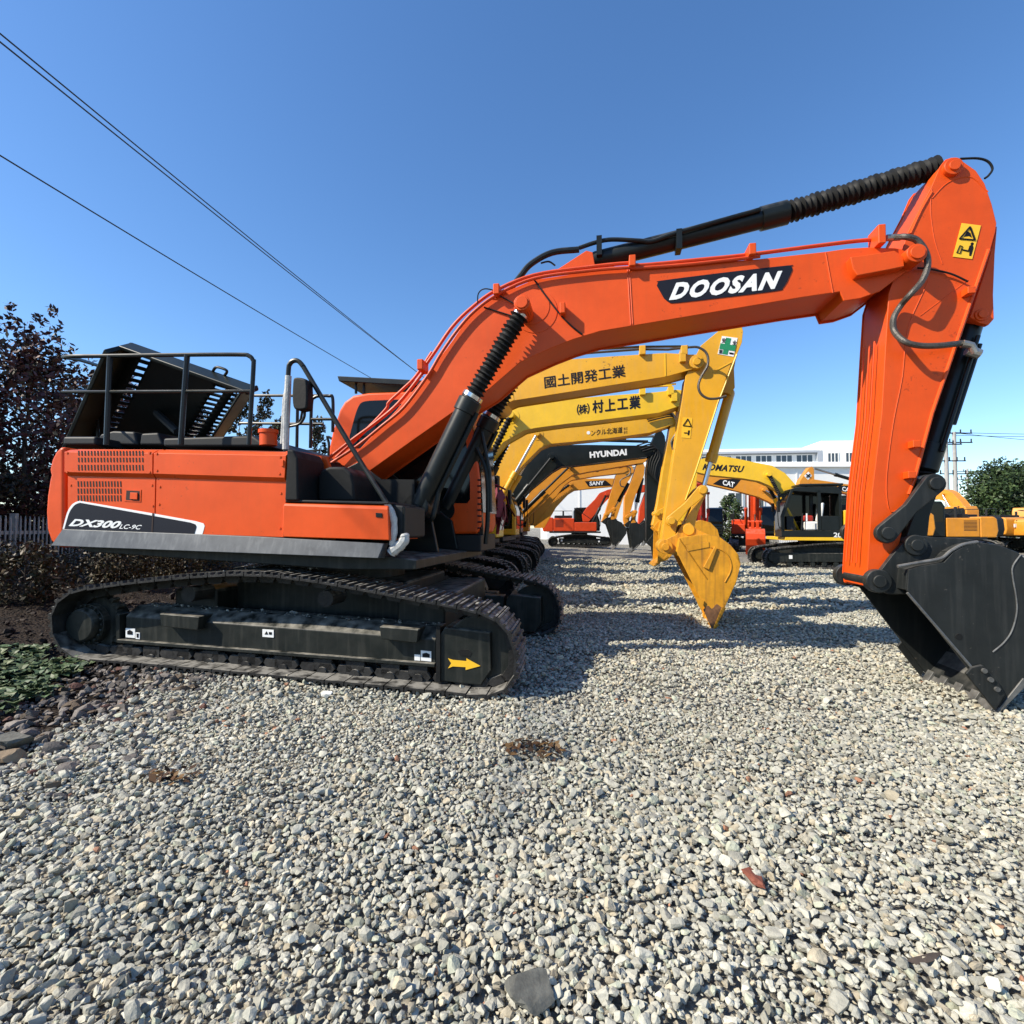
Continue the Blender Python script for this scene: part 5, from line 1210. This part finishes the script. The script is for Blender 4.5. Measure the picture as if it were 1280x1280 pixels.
def stones(name, P, size, tint, sub, nvar, rng, matname='gravel'):
    """P (n,3), size (n,), tint (n,3) -> one merged mesh object"""
    shapes, F = rock_shapes(sub, nvar, rng); n = len(P); var = rng.integers(0, nvar, n)
    nv = len(shapes[0]); AV_ = np.empty((n, nv, 3)); Rm = rand_rot(n, rng); S3 = size[:, None] * np.stack([rng.uniform(.8, 1.25, n), rng.uniform(.8, 1.2, n), rng.uniform(.6, .95, n)], 1)
    for k in range(nvar):
        i = np.where(var == k)[0]; W = np.einsum('nij,vj->nvi', Rm[i], shapes[k]); AV_[i] = W * S3[i][:, None, :] + P[i][:, None, :]
    FF = (F[None] + (np.arange(n) * nv)[:, None, None]).reshape(-1, 3)
    me = bpy.data.meshes.new(name); me.vertices.add(n * nv); me.vertices.foreach_set('co', AV_.reshape(-1).astype(np.float32))
    me.loops.add(FF.size); me.loops.foreach_set('vertex_index', FF.reshape(-1).astype(np.int32))
    me.polygons.add(len(FF)); me.polygons.foreach_set('loop_start', np.arange(0, FF.size, 3, dtype=np.int32))
    me.update(calc_edges=True); me.polygons.foreach_set('use_smooth', np.zeros(len(FF), bool))
    ca = me.attributes.new('tint', 'FLOAT_COLOR', 'POINT'); c4 = np.ones((n, nv, 4), np.float32); c4[:, :, :3] = tint[:, None, :]; ca.data.foreach_set('color', c4.reshape(-1))
    me.materials.append(MAT[matname]); o = bpy.data.objects.new(name, me); COL.objects.link(o); return o
def scatter(y0, y1, pitch, rng, margin=2.7, slope=1.05):
    ny = int((y1 - y0) / pitch); pts = []
    for j in range(ny):
        y = y0 + (j + .5) * pitch; w = y * slope + margin; nx_ = int(2 * w / pitch)
        x = -w + (np.arange(nx_) + .5) * pitch + rng.uniform(-.5, .5, nx_) * pitch * .9
        pts.append(np.stack([x, y + rng.uniform(-.5, .5, nx_) * pitch * .9], 1))
    return np.concatenate(pts)
def stone_tints(P, rng):
    n = len(P)
    g = np.clip(rng.normal(.365, .06, n), .17, .56); t = np.stack([g, g * .97, g * .80], 1)
    warm = rng.random(n); t[warm < .12] *= (1.06, .96, .84); t[(warm > .12) & (warm < .2)] *= (.93, .99, .92); t[(warm > .2) & (warm < .204)] *= (.85, .45, .33); t[(warm > .22) & (warm < .25)] *= (.62, .61, .58)
    big = .5 + .5 * np.sin(P[:, 0] * .9 + 1.3 * np.sin(P[:, 1] * .8)) * np.sin(P[:, 1] * 1.1 + .7)
    return t * (.88 + .2 * big)[:, None]
def gravel_layer(y0, y1, pitch, mean, sub, z_, rng, keep=1.0):
    P = scatter(y0, y1, pitch, rng); m_ = smv(P[:, 0], P[:, 1])
    k = (rng.random(len(P)) > m_ * 1.05) & (rng.random(len(P)) < keep); P = P[k]
    s_ = np.clip(rng.lognormal(math.log(mean), .27, len(P)), mean * .5, mean * 1.75)
    q = np.sin(P[:, 0] * 1.35 + 1.2 * np.sin(P[:, 1] * 1.1) + .6) * np.sin(P[:, 1] * 1.6 + .9 * np.sin(P[:, 0] * .8)) + .35 * np.sin(P[:, 0] * 4.1 + P[:, 1] * 2.7)
    s_ = s_ * np.clip(.98 - .15 * q, .75, 1.15)
    z = zgv(P[:, 0], P[:, 1]) + s_ * (z_ + rng.normal(0, .38, len(P))) + rlv(P[:, 0], P[:, 1])
    return np.column_stack([P, z]), s_
rng = np.random.default_rng(5)
for (y0, y1, pitch, mean, sub, zf) in ((.7, 4.4, .029, .0175, 2, .4), (.7, 4.4, .032, .0095, 1, .9), (4.4, 9.5, .038, .0225, 1, .35), (9.5, 22, .072, .039, 1, .3)):
    P, s_ = gravel_layer(y0, y1, pitch, mean, sub, zf, rng)
    kind(stones('gravel', P, s_, stone_tints(P, rng), sub, 24 if sub == 2 else 30, rng), 'stuff')
# bigger stones here and there
P = scatter(.9, 7, .33, rng); P = P[smv(P[:, 0], P[:, 1]) < .3]; P = P[rng.random(len(P)) < .5]; s_ = np.clip(rng.lognormal(math.log(.029), .2, len(P)), .022, .042)
P3 = np.column_stack([P, zgv(P[:, 0], P[:, 1]) + s_ * .35]); kind(stones('gravel', P3, s_, stone_tints(P3, rng), 2, 16, rng), 'stuff')
# rubble along the edge of the soil bank
n = 1300; yy = rng.uniform(2.4, 5.0, n); xx = -3.25 + rng.normal(0, .42, n) - np.clip(yy - 4.2, 0, 1) * .1
s_ = np.clip(rng.lognormal(math.log(.023), .42, n), .01, .06); g = rng.uniform(.06, .22, n); t = np.stack([g, g * .88, g * .76], 1); q = rng.random(n); t[q < .06] = (.11, .055, .042); t[(q > .16) & (q < .3)] = (.11, .082, .055)
kind(stones('rubble', np.column_stack([xx, yy, zgv(xx, yy) + s_ * .3]), s_, t, 2, 16, rng), 'stuff')
n = 2600; yy = rng.uniform(2.0, 9, n); xx = -3.6 - rng.gamma(1.5, 1.1, n); s_ = np.clip(rng.lognormal(math.log(.022), .5, n), .008, .08); g = rng.uniform(.012, .045, n)
kind(stones('soil_clods', np.column_stack([xx, yy, zgv(xx, yy) + s_ * .3]), s_, np.stack([g, g * .7, g * .5], 1), 1, 16, rng), 'stuff')
n = 130; sp_ = []
for k in range(n):
    x = rng.uniform(165, 545); p_ = T.t(x, 770.5 + (x - 157) * .076, FV); q_ = p_ + Vector((0, rng.uniform(.14, .33), .092)); sp_.append(tuple(T.M @ q_))
for k in range(26):
    i = rng.integers(8, 15); p_ = T.t(*tp_px[i], -1.6); q_ = p_ + Vector((rng.uniform(-.2, .2), rng.uniform(.05, .5), .0)); sp_.append(tuple(T.M @ q_))
s_ = np.clip(rng.lognormal(math.log(.010), .45, len(sp_)), .004, .03); g = rng.uniform(.14, .42, len(sp_))
kind(stones('gravel', np.array(sp_) + np.column_stack([np.zeros(len(sp_)), np.zeros(len(sp_)), s_ * .4]), s_, np.stack([g, g * .95, g * .82], 1), 1, 16, rng), 'stuff')
# brown leaf litter patches
def litter(cx, cy, r, n, cols, nm='leaf_litter'):
    vs, fs, tn = [], [], []
    for k in range(n):
        a = rng.uniform(0, 6.28); d = r * math.sqrt(rng.random()); x, y = cx + d * math.cos(a) * 1.6, cy + d * math.sin(a); z = zg(x, y) + rng.uniform(.03, .06)
        L = rng.uniform(.015, .04); e = Vector((rng.normal(), rng.normal(), rng.normal() * .4)).normalized() * L; w = e.cross(Vector((0, 0, 1))).normalized() * L * .5 + Vector((0, 0, rng.normal() * .006))
        c = Vector((x, y, z)); o = len(vs); vs += [c - e, c + w, c + e, c - w]; fs.append((o, o + 1, o + 2, o + 3)); tn += [cols[k % len(cols)]] * 4
    return leafmesh(nm, vs, fs, tn)
def leafmesh(name, vs, fs, tn, parent=None, fr=None):
    me = bpy.data.meshes.new(name); me.from_pydata([tuple(v) for v in vs], [], fs)
    ca = me.attributes.new('tint', 'FLOAT_COLOR', 'POINT'); ca.data.foreach_set('color', np.column_stack([np.array(tn), np.ones(len(tn))]).astype(np.float32).reshape(-1))
    me.materials.append(MAT['leaf']); o = bpy.data.objects.new(name, me); COL.objects.link(o); place(o, parent, fr); return o
br = [(.09, .045, .018), (.05, .028, .014), (.14, .08, .03)]
def ground_pt(px, py):
    d = ray(px, py); t = CAM_H / -d.z
    for _ in range(6): t = (CAM_H - zg(d.x * t, d.y * t)) / -d.z
    return d.x * t, d.y * t
for px, py, r, n in ((215, 978, .10, 45), (668, 942, .14, 85)):
    x, y = ground_pt(px, py); kind(litter(x, y, r, n, br), 'stuff')
# single things lying on the gravel
def lying(name, label, cat, px, py, sx, sy, sz, m, rot=0, seed=1):
    x, y = ground_pt(px, py); fr = Frame(x, y, rot, zg(x, y) + .03)
    r_ = np.random.default_rng(seed); bm = bmesh.new(); bmesh.ops.create_icosphere(bm, subdivisions=3, radius=1); V = [v.co.copy() for v in bm.verts]; F = [[v.index for v in f.verts] for f in bm.faces]; bm.free()
    V = [v * (1 + .10 * math.sin(v.x * 5 + seed) * math.sin(v.y * 6 + 1) + .05 * math.sin(v.x * 13 + v.z * 9)) for v in V]
    for _ in range(13):
        d = Vector(r_.normal(size=3)).normalized(); h = r_.uniform(.32, .72)
        V = [v - d * max(0, v.dot(d) - h) for v in V]
    mb = MB().add([(v.x * sx, v.y * sy, v.z * sz) for v in V], F); o = mb.build(name, m, None, fr, smooth=8); tag(o, label, cat); return o
lying('tile_shard', 'reddish brown broken tile shard lying on the gravel', 'tile shard', 941, 1102, .05, .085, .03, 'brick_red', 20, 3)
lying('broken_slab', 'dark grey flat broken slab at the bottom edge of the gravel', 'slab', 668, 1245, .10, .085, .045, 'slab', 10, 14)
lying('chalk_block', 'small white block lying on the gravel just before the near track', 'stone', 407, 874, .09, .045, .045, 'chalk', -8, 5)
lying('wood_splinter', 'thin brown wood splinter lying on the gravel at the lower right', 'splinter', 1160, 1208, .09, .02, .015, 'bark', 10, 6)
lying('boulder', 'grey green boulder at the left edge beside the soil bank', 'boulder', 18, 935, .13, .11, .12, 'slab', 10, 8)
lying('rock', 'tan rock at the left edge just in front of the boulder', 'rock', 6, 955, .10, .07, .06, 'tan_stone', 30, 9)

# ================================================================== PLANTS
def leaf_cloud(name, centers, n, spread, size, cols, rng, parent=None, fr=None, narrow=.5, up=.2):
    """many leaf-sized faces round cluster centres (c, r)"""
    C = np.array([c for c, _ in centers]); Rr = np.array([r for _, r in centers]); w = Rr ** 2; w /= w.sum()
    i = rng.choice(len(C), n, p=w); d = rng.normal(size=(n, 3)); d /= np.linalg.norm(d, axis=1)[:, None]
    p = C[i] + d * (Rr[i] * rng.random(n) ** .45)[:, None] * np.array([1, 1, spread])
    e = rng.normal(size=(n, 3)); e /= np.linalg.norm(e, axis=1)[:, None]; nn = rng.normal(size=(n, 3)) + np.array([0, 0, up]); w_ = np.cross(e, nn); w_ /= np.linalg.norm(w_, axis=1)[:, None]
    L = size * rng.uniform(.6, 1.4, n); e = e * L[:, None]; w_ = w_ * (L * narrow)[:, None]
    V = np.stack([p - e, p + w_, p + e, p - w_], 1).reshape(-1, 3); F = np.arange(4 * n).reshape(-1, 4)
    cols = np.array(cols); cl = rng.uniform(.65, 1.35, len(C)); t = cols[rng.integers(0, len(cols), n)] * (cl[i] * rng.uniform(.75, 1.25, n))[:, None]
    return leafmesh(name, V.tolist(), F.tolist(), np.repeat(t, 4, axis=0), parent, fr)
def tree(name, label, x, y, h, rad, cols, n, size, group, trunk_r=.1, low=.2, nb=26, shape='round', seed=1, cat='tree'):
    r_ = np.random.default_rng(seed); z = zg(x, y); fr = Frame(x, y, 0, z); t = thing(name, label, cat, fr, group)
    mb = MB(); top = h * .86
    sp_ = [Vector((r_.normal() * .05 * h * .3 * k / 5, r_.normal() * .05 * h * .3 * k / 5, top * k / 5)) for k in range(6)]
    mb.tube(sm(sp_, 4), [trunk_r * (1 - .85 * k / 20) for k in range(21)], 8)
    cl = []
    for k in range(nb):
        f_ = low + (1 - low) * (k + r_.random()) / nb; zz = h * f_ * .95
        if shape == 'round': rr = rad * math.sqrt(max(.05, 1 - ((f_ - .55) / .55) ** 2))
        elif shape == 'cone': rr = rad * (1.05 - f_) * 1.1 + .08 * rad
        else: rr = rad * (.55 + .45 * math.sin(f_ * 3.0)) * (1.15 - .75 * max(0, f_ - .5) * 2)
        a = k * 2.4 + r_.normal() * .4; d = rr * r_.uniform(.45, .9)
        c = Vector((math.cos(a) * d, math.sin(a) * d, zz)); b0 = Vector((0, 0, max(.15, zz - d * .8)))
        b0.z = min(b0.z, top * .97)
        mb.tube(sm([b0, b0.lerp(c, .5) + Vector((0, 0, .05 * d)), c], 3), [trunk_r * .35 * (1 - .12 * j) for j in range(7)], 5)
        cl.append((tuple(c), rad * r_.uniform(.24, .42)))
        if shape == 'spiky': cl.append(((c.x * 1.05, c.y * 1.05, c.z + rad * .45), rad * .15)); cl.append(((c.x * 1.1, c.y * 1.1, c.z + rad * .7), rad * .08))
    if shape == 'spiky':
        for q in range(5): cl.append(((r_.normal() * .1, r_.normal() * .1, h * (.86 + .035 * q)), rad * (.2 - .03 * q)))
    mb.build('trunk', 'bark', t, fr); leaf_cloud('crown', cl, n, 1.1, size, cols, r_, t, fr)
    return t
purple = [(.045, .013, .016), (.06, .022, .022), (.03, .014, .012), (.034, .028, .016), (.075, .032, .034)]
green = [(.035, .065, .015), (.05, .085, .02), (.025, .045, .014), (.07, .10, .03)]
GP = 'purple leaved trees behind the white fence'
for k, (x, y, h, r_, lab) in enumerate(((-11.6, 12.2, 5.35, 1.7, 'tallest dark purple leaved tree at the left edge behind the fence'), (-12.6, 10.4, 4.9, 1.8, 'dark purple tree partly outside the left edge of the photo'),
        (-11.6, 14.4, 4.7, 1.8, 'dark purple tree second from the left beside the counterweight'), (-12.3, 16.8, 5.0, 1.8, 'dark purple tree whose top shows left of the raised hood'), (-12.6, 19.8, 5.3, 1.7, 'dark purple tree behind the raised hood of the orange excavator'))):
    tree('plum_tree', lab, x, y, h, r_, purple, 11000, .07, GP, .08, .04, 38, 'spiky', 20 + k)
GS = 'slim shrubs seen between the rails behind the machine'
for k, (px, d, h, lab) in enumerate(((300, 24, 7.4, 'slim dark shrub seen just right of the raised hood'), (328, 26, 7.6, 'tall slim shrub seen behind the rails and filler cap'), (395, 27, 6.5, 'slim shrub between the mirror and the cab'), (345, 28, 6.6, 'slim shrub beside the wrapped hand rail'))):
    tree('shrub', lab, (px - 640) / 640 * d, d, h, .8, [(.03, .035, .018), (.05, .03, .02), (.04, .05, .02)], 2200, .09, GS, .05, .1, 22, 'spiky', 40 + k, 'shrub')
tree('broadleaf_tree', 'big dense dark green tree beyond the yard at the right edge', 42.5, 43.5, 6.6, 3.5, [(.03, .055, .018), (.045, .07, .022), (.022, .038, .014)], 16000, .15, None, .2, .25, 60, 'round', 61)
tree('broadleaf_tree', 'dense green tree partly cut by the right edge behind the other tree', 47.5, 46, 6.3, 3.4, [(.03, .055, .018), (.04, .06, .02)], 9000, .16, None, .2, .25, 40, 'round', 62)
tree('bushy_tree', 'small bushy green tree between the two red excavators', 15.9, 37.5, 3.9, 1.2, green, 3800, .10, None, .06, .05, 30, 'oval', 63)
# green ground plants on the soil bank
def rosette_patch():
    vs, fs, tn = [], [], []
    for k in range(620):
        px = rng.uniform(-160, 108); py = rng.uniform(812, 896); px += rng.normal() * 6
        if py > 892 - max(0, px) * .55 + abs(rng.normal()) * 9 - 5 or (px > 86 and py < 826) or py < 812 + .04 * px: continue
        x, y = ground_pt(px, py); z = zg(x, y)
        for j in range(rng.integers(6, 11)):
            a = rng.uniform(0, 6.28); tl_ = rng.uniform(.25, .9); L = rng.uniform(.035, .12); d = Vector((math.cos(a) * math.cos(tl_), math.sin(a) * math.cos(tl_), math.sin(tl_)))
            s_ = d.cross(Vector((0, 0, 1))).normalized() * L * .42; b = Vector((x, y, z + .02)); m_ = b + d * L * .6; t_ = b + d * L + Vector((0, 0, -.25 * L)); o = len(vs)
            vs += [b, m_ + s_ + Vector((0, 0, .01)), t_, m_ - s_ + Vector((0, 0, .01)), m_]; fs += [(o, o + 1, o + 4), (o + 1, o + 2, o + 4), (o, o + 4, o + 3), (o + 4, o + 2, o + 3)]
            g = rng.uniform(.6, 1.3); w2 = rng.random(); tn += [((.06 + .04 * w2) * g, (.105 + .02 * w2) * g, .05 * g)] * 5
    return leafmesh('ground_cover', vs, fs, tn)
kind(rosette_patch(), 'stuff')
# weeds and dry undergrowth along the fence
def weeds():
    vs, fs, tn = [], [], []
    cols = [(.05, .036, .018), (.03, .034, .012), (.075, .055, .03), (.022, .017, .011), (.045, .024, .016)]
    for k in range(22000):
        y = rng.uniform(7.5, 26); x = -8.4 - (y - 10) * .3 + rng.normal(0, .95)
        if y < 10: x = -8.5 + rng.normal(0, .8)
        z = zg(x, y) + abs(rng.normal(0, .30)) * (.6 + .4 * math.sin(x * 3.1) * math.sin(y * 2.3)); L = rng.uniform(.015, .05); e = Vector((rng.normal(), rng.normal(), rng.normal() + .6)).normalized() * L; w = e.cross(Vector((rng.normal(), rng.normal(), .3))).normalized() * L * .45
        c = Vector((x, y, z)); o = len(vs); vs += [c - e, c + w, c + e, c - w]; fs.append((o, o + 1, o + 2, o + 3)); tn += [cols[rng.integers(0, 5)]] * 4
    return leafmesh('undergrowth', vs, fs, tn)
kind(weeds(), 'stuff')
for k, (px, py, h, r_, lab) in enumerate(((30, 742, .75, .55, 'low brown shrub before the fence at the left edge'), (215, 712, .95, .7, 'low brown shrub seen between the skirt and track of the orange machine'), (150, 722, .8, .6, 'low dark shrub seen just above the sloping rear of the near track'), (270, 704, 1.0, .7, 'low yellowish shrub seen above the middle of the near track'))):
    x_, y_ = ground_pt(px, py + 14); tree('shrub', lab, x_, y_, h, r_, [(.05, .036, .018), (.035, .034, .014), (.075, .055, .03)] if k != 3 else [(.11, .085, .04), (.07, .06, .03)], 2600, .035, None, .02, .05, 22, 'round', 80 + k, 'shrub')
def hedge(label, y0, y1, h, seed):
    r_ = np.random.default_rng(seed); cl = []
    for k in range(int((y1 - y0) * 9)):
        y = r_.uniform(y0, y1); x = -10.6 - (y - 10) * .3 + r_.normal() * .3; z = r_.uniform(.2, h); cl.append(((x, y, zg(x, y) + z), r_.uniform(.25, .5)))
    o = leaf_cloud('hedge', cl, int((y1 - y0) * 2600), 1., .05, [(.02, .018, .012), (.03, .028, .012), (.04, .022, .018), (.018, .014, .01)], r_)
    tag(o, label, 'hedge')
hedge('dark hedge close behind the white fence at the left edge', 7.0, 13.5, 2.1, 71)
hedge('dark brown hedge behind the fence, seen under the orange machine', 14.0, 30.0, 2.4, 72)

# ================================================================== FENCE, WIRES, POLES, BUILDINGS
fw = Frame(-7.93, 3.4, 106, zg(-9.5, 8.5)); fo = thing('picket_fence', 'white picket fence in front of the dark purple trees', 'fence', fw)
m_ = MB(); L = 22
for k in range(int(L / .15)):
    x = k * .15; q = zg(fw.x + fw.F.x * x, fw.y + fw.F.y * x) - fw.z0 - .03
    m_.prism([(x, q + .05), (x + .036, q + .05), (x + .036, q + 1.1), (x + .018, q + 1.18), (x, q + 1.1)], -.008, .008)
m_.build('picket_panel', 'white_picket', fo, fw)
m_ = MB(); m_.box(0, L, .014, .05, .2, .27); m_.box(0, L, .014, .05, .78, .85); m_.build('rail', 'white_picket', fo, fw)
for k in range(10): MB().box(k * 2.4 - .05, k * 2.4 + .05, .052, .152, -.25, 1.2).build('post', 'white_picket', fo, fw)
def wire(name, label, pts, r, group):
    P = [Vector(p) for p in pts]; out = []
    a, b = P
    for k in range(25):
        t = k / 24; p = a.lerp(b, t); p.z -= (b - a).length * .006 * 4 * t * (1 - t); out.append(p)
    o = MB().tube(out, r, 5).build(name, 'wire'); tag(o, label, 'power line', group); return o
def wpt(px, py, d): q = ray(px, py); return Vector((q.x * d / q.y, d, CAM_H + q.z * d / q.y))
def longwire(label, p0, d0, p1, d1):
    a, b = wpt(*p0, d0), wpt(*p1, d1); e = (b - a); wire('power_line', label, (a - e * .5, b + e * .35), .022, 'overhead wires at upper left')
longwire('upper wire of the close overhead pair at upper left', (0, 29), 12.5, (520, 461), 42)
longwire('lower wire of the close overhead pair at upper left', (0, 39), 12.2, (521, 462), 42)
longwire('single lower overhead wire apart from the pair at left', (0, 185), 13.4, (466, 471), 36)
def pole(label, px, d, ytop, arms, r=.2, name='utility_pole'):
    p = wpt(px, ytop, d); z0 = zg(p.x, p.y); fr = Frame(p.x, p.y, 0, z0); h = p.z - z0; t = thing(name, label, 'utility pole', fr, 'concrete utility poles')
    MB().tube([(0, 0, 0), (0, 0, h)], [r, r * .7], 14).build('shaft', 'concrete', t, fr)
    for dz, w0, w1 in arms:
        m_ = MB(); m_.box(w0, w1, -.06, .06, h - dz, h - dz + .12)
        for q in np.linspace(w0 + .1, w1 - .1, 4): m_.tube([(q, 0, h - dz + .1), (q, 0, h - dz + .5)], .07, 6)
        m_.build('cross_arm', 'wire', t, fr)
pole('concrete utility pole left of its twin, beside the arm of the orange excavator', 1182, 58, 545, ((1.0, -1, 1.8), (2.9, -.6, 2.2)), .26)
pole('concrete utility pole right of its twin with bracket arms', 1192.5, 60, 540, ((.2, -1.8, 2.1), (1.3, -1.9, 2.1), (5.0, -1.8, 2.8)), .26)
pole('smaller far utility pole just left of the big green tree', 1209, 100, 586, ((.6, -2.2, 2.2), (2.2, -2.0, .4)), .25)
pole('utility pole standing beyond the white building, left of the orange arm', 1076.5, 64, 555, ((.3, -1.4, 1.4),), .25)
for k, (y0, y1, lab) in enumerate(((540.5, 542.5, 'upper of three thin wires running right from the poles'), (544, 545.5, 'middle of three thin wires running right from the poles'), (541, 560, 'thin wire running down behind the green tree'))):
    wire('power_line', lab, (wpt(1192, y0, 60), wpt(1420, y1, 60)), .03, 'wires at the far right')
for k, (a, b, lab) in enumerate((((1076.5, 556, 64), (940, 583, 60), 'thin wire crossing the white building facade'),)):
    wire('power_line', lab, (wpt(*a), wpt(*b)), .025, None)

def win_rows(parent, fr, x0, x1, n, z0, z1, y, gap=.3, mull=1, name='window'):
    w = (x1 - x0) / n
    for k in range(n):
        a, b = x0 + k * w + gap / 2, x0 + (k + 1) * w - gap / 2
        m_ = MB(); t = .09
        m_.box(a, b, y - .06, y - .004, z0, z0 + t); m_.box(a, b, y - .06, y - .004, z1 - t, z1)
        for q in np.linspace(a, b - t, mull + 2): m_.box(q, q + t, y - .058, y - .004, z0 + t, z1 - t)
        f_ = m_.build(name, 'white_wall', parent, fr)
        MB().box(a + .01, b - .01, y - .03, y - .006, z0 + .01, z1 - .01).build('pane', 'window_glass', f_, fr)
# white warehouse
fwh = Frame(2.0, 47, 0, 0); wh = thing('warehouse', 'long white warehouse closing the yard behind the excavators', 'warehouse', fwh)
W0, W1, H = 1.2, 33.5, 7.1
m_ = MB(); m_.prism([(W0, -.5), (W1, -.5), (W1, H), (W0, H)], 0, 10); m_.build('wall', 'white_wall', wh, fwh)
m_ = MB(); m_.loft([[(W0 - .2, -.25, H), (W1 + .2, -.25, H), (W1 + .2, 5, H + 1.0), (W1 + .2, 10.25, H), (W0 - .2, 10.25, H), (W0 - .2, 5, H + 1.0)], [(W0 - .2, -.25, H + .15), (W1 + .2, -.25, H + .15), (W1 + .2, 5, H + 1.15), (W1 + .2, 10.25, H + .15), (W0 - .2, 10.25, H + .15), (W0 - .2, 5, H + 1.15)]])
m_.build('roof', 'white_wall', wh, fwh)
for a, b, z0, z1 in ((25.4, 31.4, .2, 4.0),):
    m_ = MB(); m_.box(a, b, -.03, -.004, z0, z1); dr = m_.build('door', 'dark_grey', wh, fwh)
    m_ = MB()
    for q in np.linspace(a, b, 5): m_.box(q - .06, q + .06, -.06, -.032, z0, z1)
    m_.build('door_frame', 'white_wall', dr, fwh)
win_rows(wh, fwh, 17.5, 21.5, 2, 3.4, 4.8, 0, .6, 1)
m_ = MB()
for q in np.arange(W0 + 3, W1, 5): m_.box(q - .05, q + .05, -.05, -.002, 0, H - .02)
m_.build('downpipe', 'white_wall', wh, fwh)
# office building behind it
fof = Frame(20.5, 62, -7, 0); of = thing('office_building', 'cream and grey office block with a band of windows behind the warehouse', 'building', fof)
m_ = MB(); m_.box(-8, 15.89, 0, 9, 0, 11.0); m_.build('wall', 'cream_wall', of, fof)
m_ = MB(); m_.box(-8, 15.88, -.55, -.003, 10.35, 10.6); m_.box(15.4, 15.88, -.55, -.003, 7.0, 10.349); m_.box(-8, 15.39, -.06, -.004, 10.25, 10.34); m_.build('grey_frame', 'grey_wall', of, fof)
m_ = MB(); m_.box(15.9, 20.2, -.5, 8.5, 0, 11.7); blk = m_.build('stair_block', 'cream_wall', of, fof)
win_rows(of, fof, -7.6, 15.3, 10, 8.6, 10.2, 0, .35, 2)
win_rows(blk, fof, 16.1, 20.0, 2, 9.0, 10.3, -.5, .7, 2)
# far apartment tower
ft = Frame(*[(723 - 640) / 640 * 250, 250], 0, 0)
tw = thing('apartment_tower', 'far grey apartment tower with pale balconies seen under the amber booms', 'building', ft)
m_ = MB(); m_.box(-6, 6, 0, 12, 0, 32); m_.build('wall', 'tower_wall', tw, ft)
m_ = MB(); m_.box(-6.2, -.5, -.6, -.01, 0, 31.5); m_.build('shaft', 'tower_dark', tw, ft)
for k in range(10):
    for x0, x1 in ((.3, 2.3), (3.2, 5.6)):
        MB().box(x0, x1, -.12, -.02, 1.2 + 3 * k, 2.9 + 3 * k).build('window', 'window_glass', tw, ft)
# low white wall glimpsed at far right behind the yard
fr_ = Frame(46, 58, 0, 0); o = MB().box(-6, 30, 0, .4, 0, 3.2).build('boundary_wall', 'white_wall', None, fr_, bevel=.03); tag(o, 'low white boundary wall behind the trunks of the big green tree', 'wall')
f_ = Frame(11, 39.5, 0, zg(11, 39.5)); o2 = thing('railing_fence', 'light metal railing fence behind the red excavators', 'fence', f_)
m_ = MB()
for k in range(100): m_.box(k * .14, k * .14 + .03, -.01, .01, .05, 1.3)
m_.build('bars', 'white_picket', o2, f_); m_ = MB(); m_.box(0, 14, .012, .05, .2, .26); m_.box(0, 14, .012, .05, 1.1, 1.16); m_.build('rail', 'white_picket', o2, f_)

# ================================================================== LIGHT
sd = Vector((1.12, .40, -1.0)).normalized()
sun = bpy.data.lights.new('sun', 'SUN'); so_ = bpy.data.objects.new('sun', sun); COL.objects.link(so_)
so_.rotation_euler = sd.to_track_quat('-Z', 'Y').to_euler(); sun.energy = 5.0; sun.angle = R(.53); sun.color = (1, .91, .76)
w = bpy.data.worlds.new('World'); S.world = w; w.use_nodes = True; nt = w.node_tree
sk = nt.nodes.new('ShaderNodeTexSky'); sk.sky_type = 'NISHITA'; sk.sun_disc = False
sk.sun_elevation = math.asin(-sd.z); sk.sun_rotation = math.atan2(-sd.x, -sd.y); sk.air_density = 1.0; sk.dust_density = .3; sk.ozone_density = 4.0
bg = nt.nodes['Background']; hs = nt.nodes.new('ShaderNodeHueSaturation'); hs.inputs['Hue'].default_value = .502; hs.inputs['Saturation'].default_value = 1.15; hs.inputs['Value'].default_value = 1.4
nt.links.new(sk.outputs[0], hs.inputs['Color']); nt.links.new(hs.outputs[0], bg.inputs[0]); bg.inputs[1].default_value = .10
S.view_settings.view_transform = 'Standard'; S.view_settings.look = 'None'; S.view_settings.exposure = .65; S.view_settings.gamma = 1
S.cycles.max_bounces = 6; S.cycles.diffuse_bounces = 3; S.cycles.glossy_bounces = 3
try: S.cycles.use_denoising = True
except Exception: pass
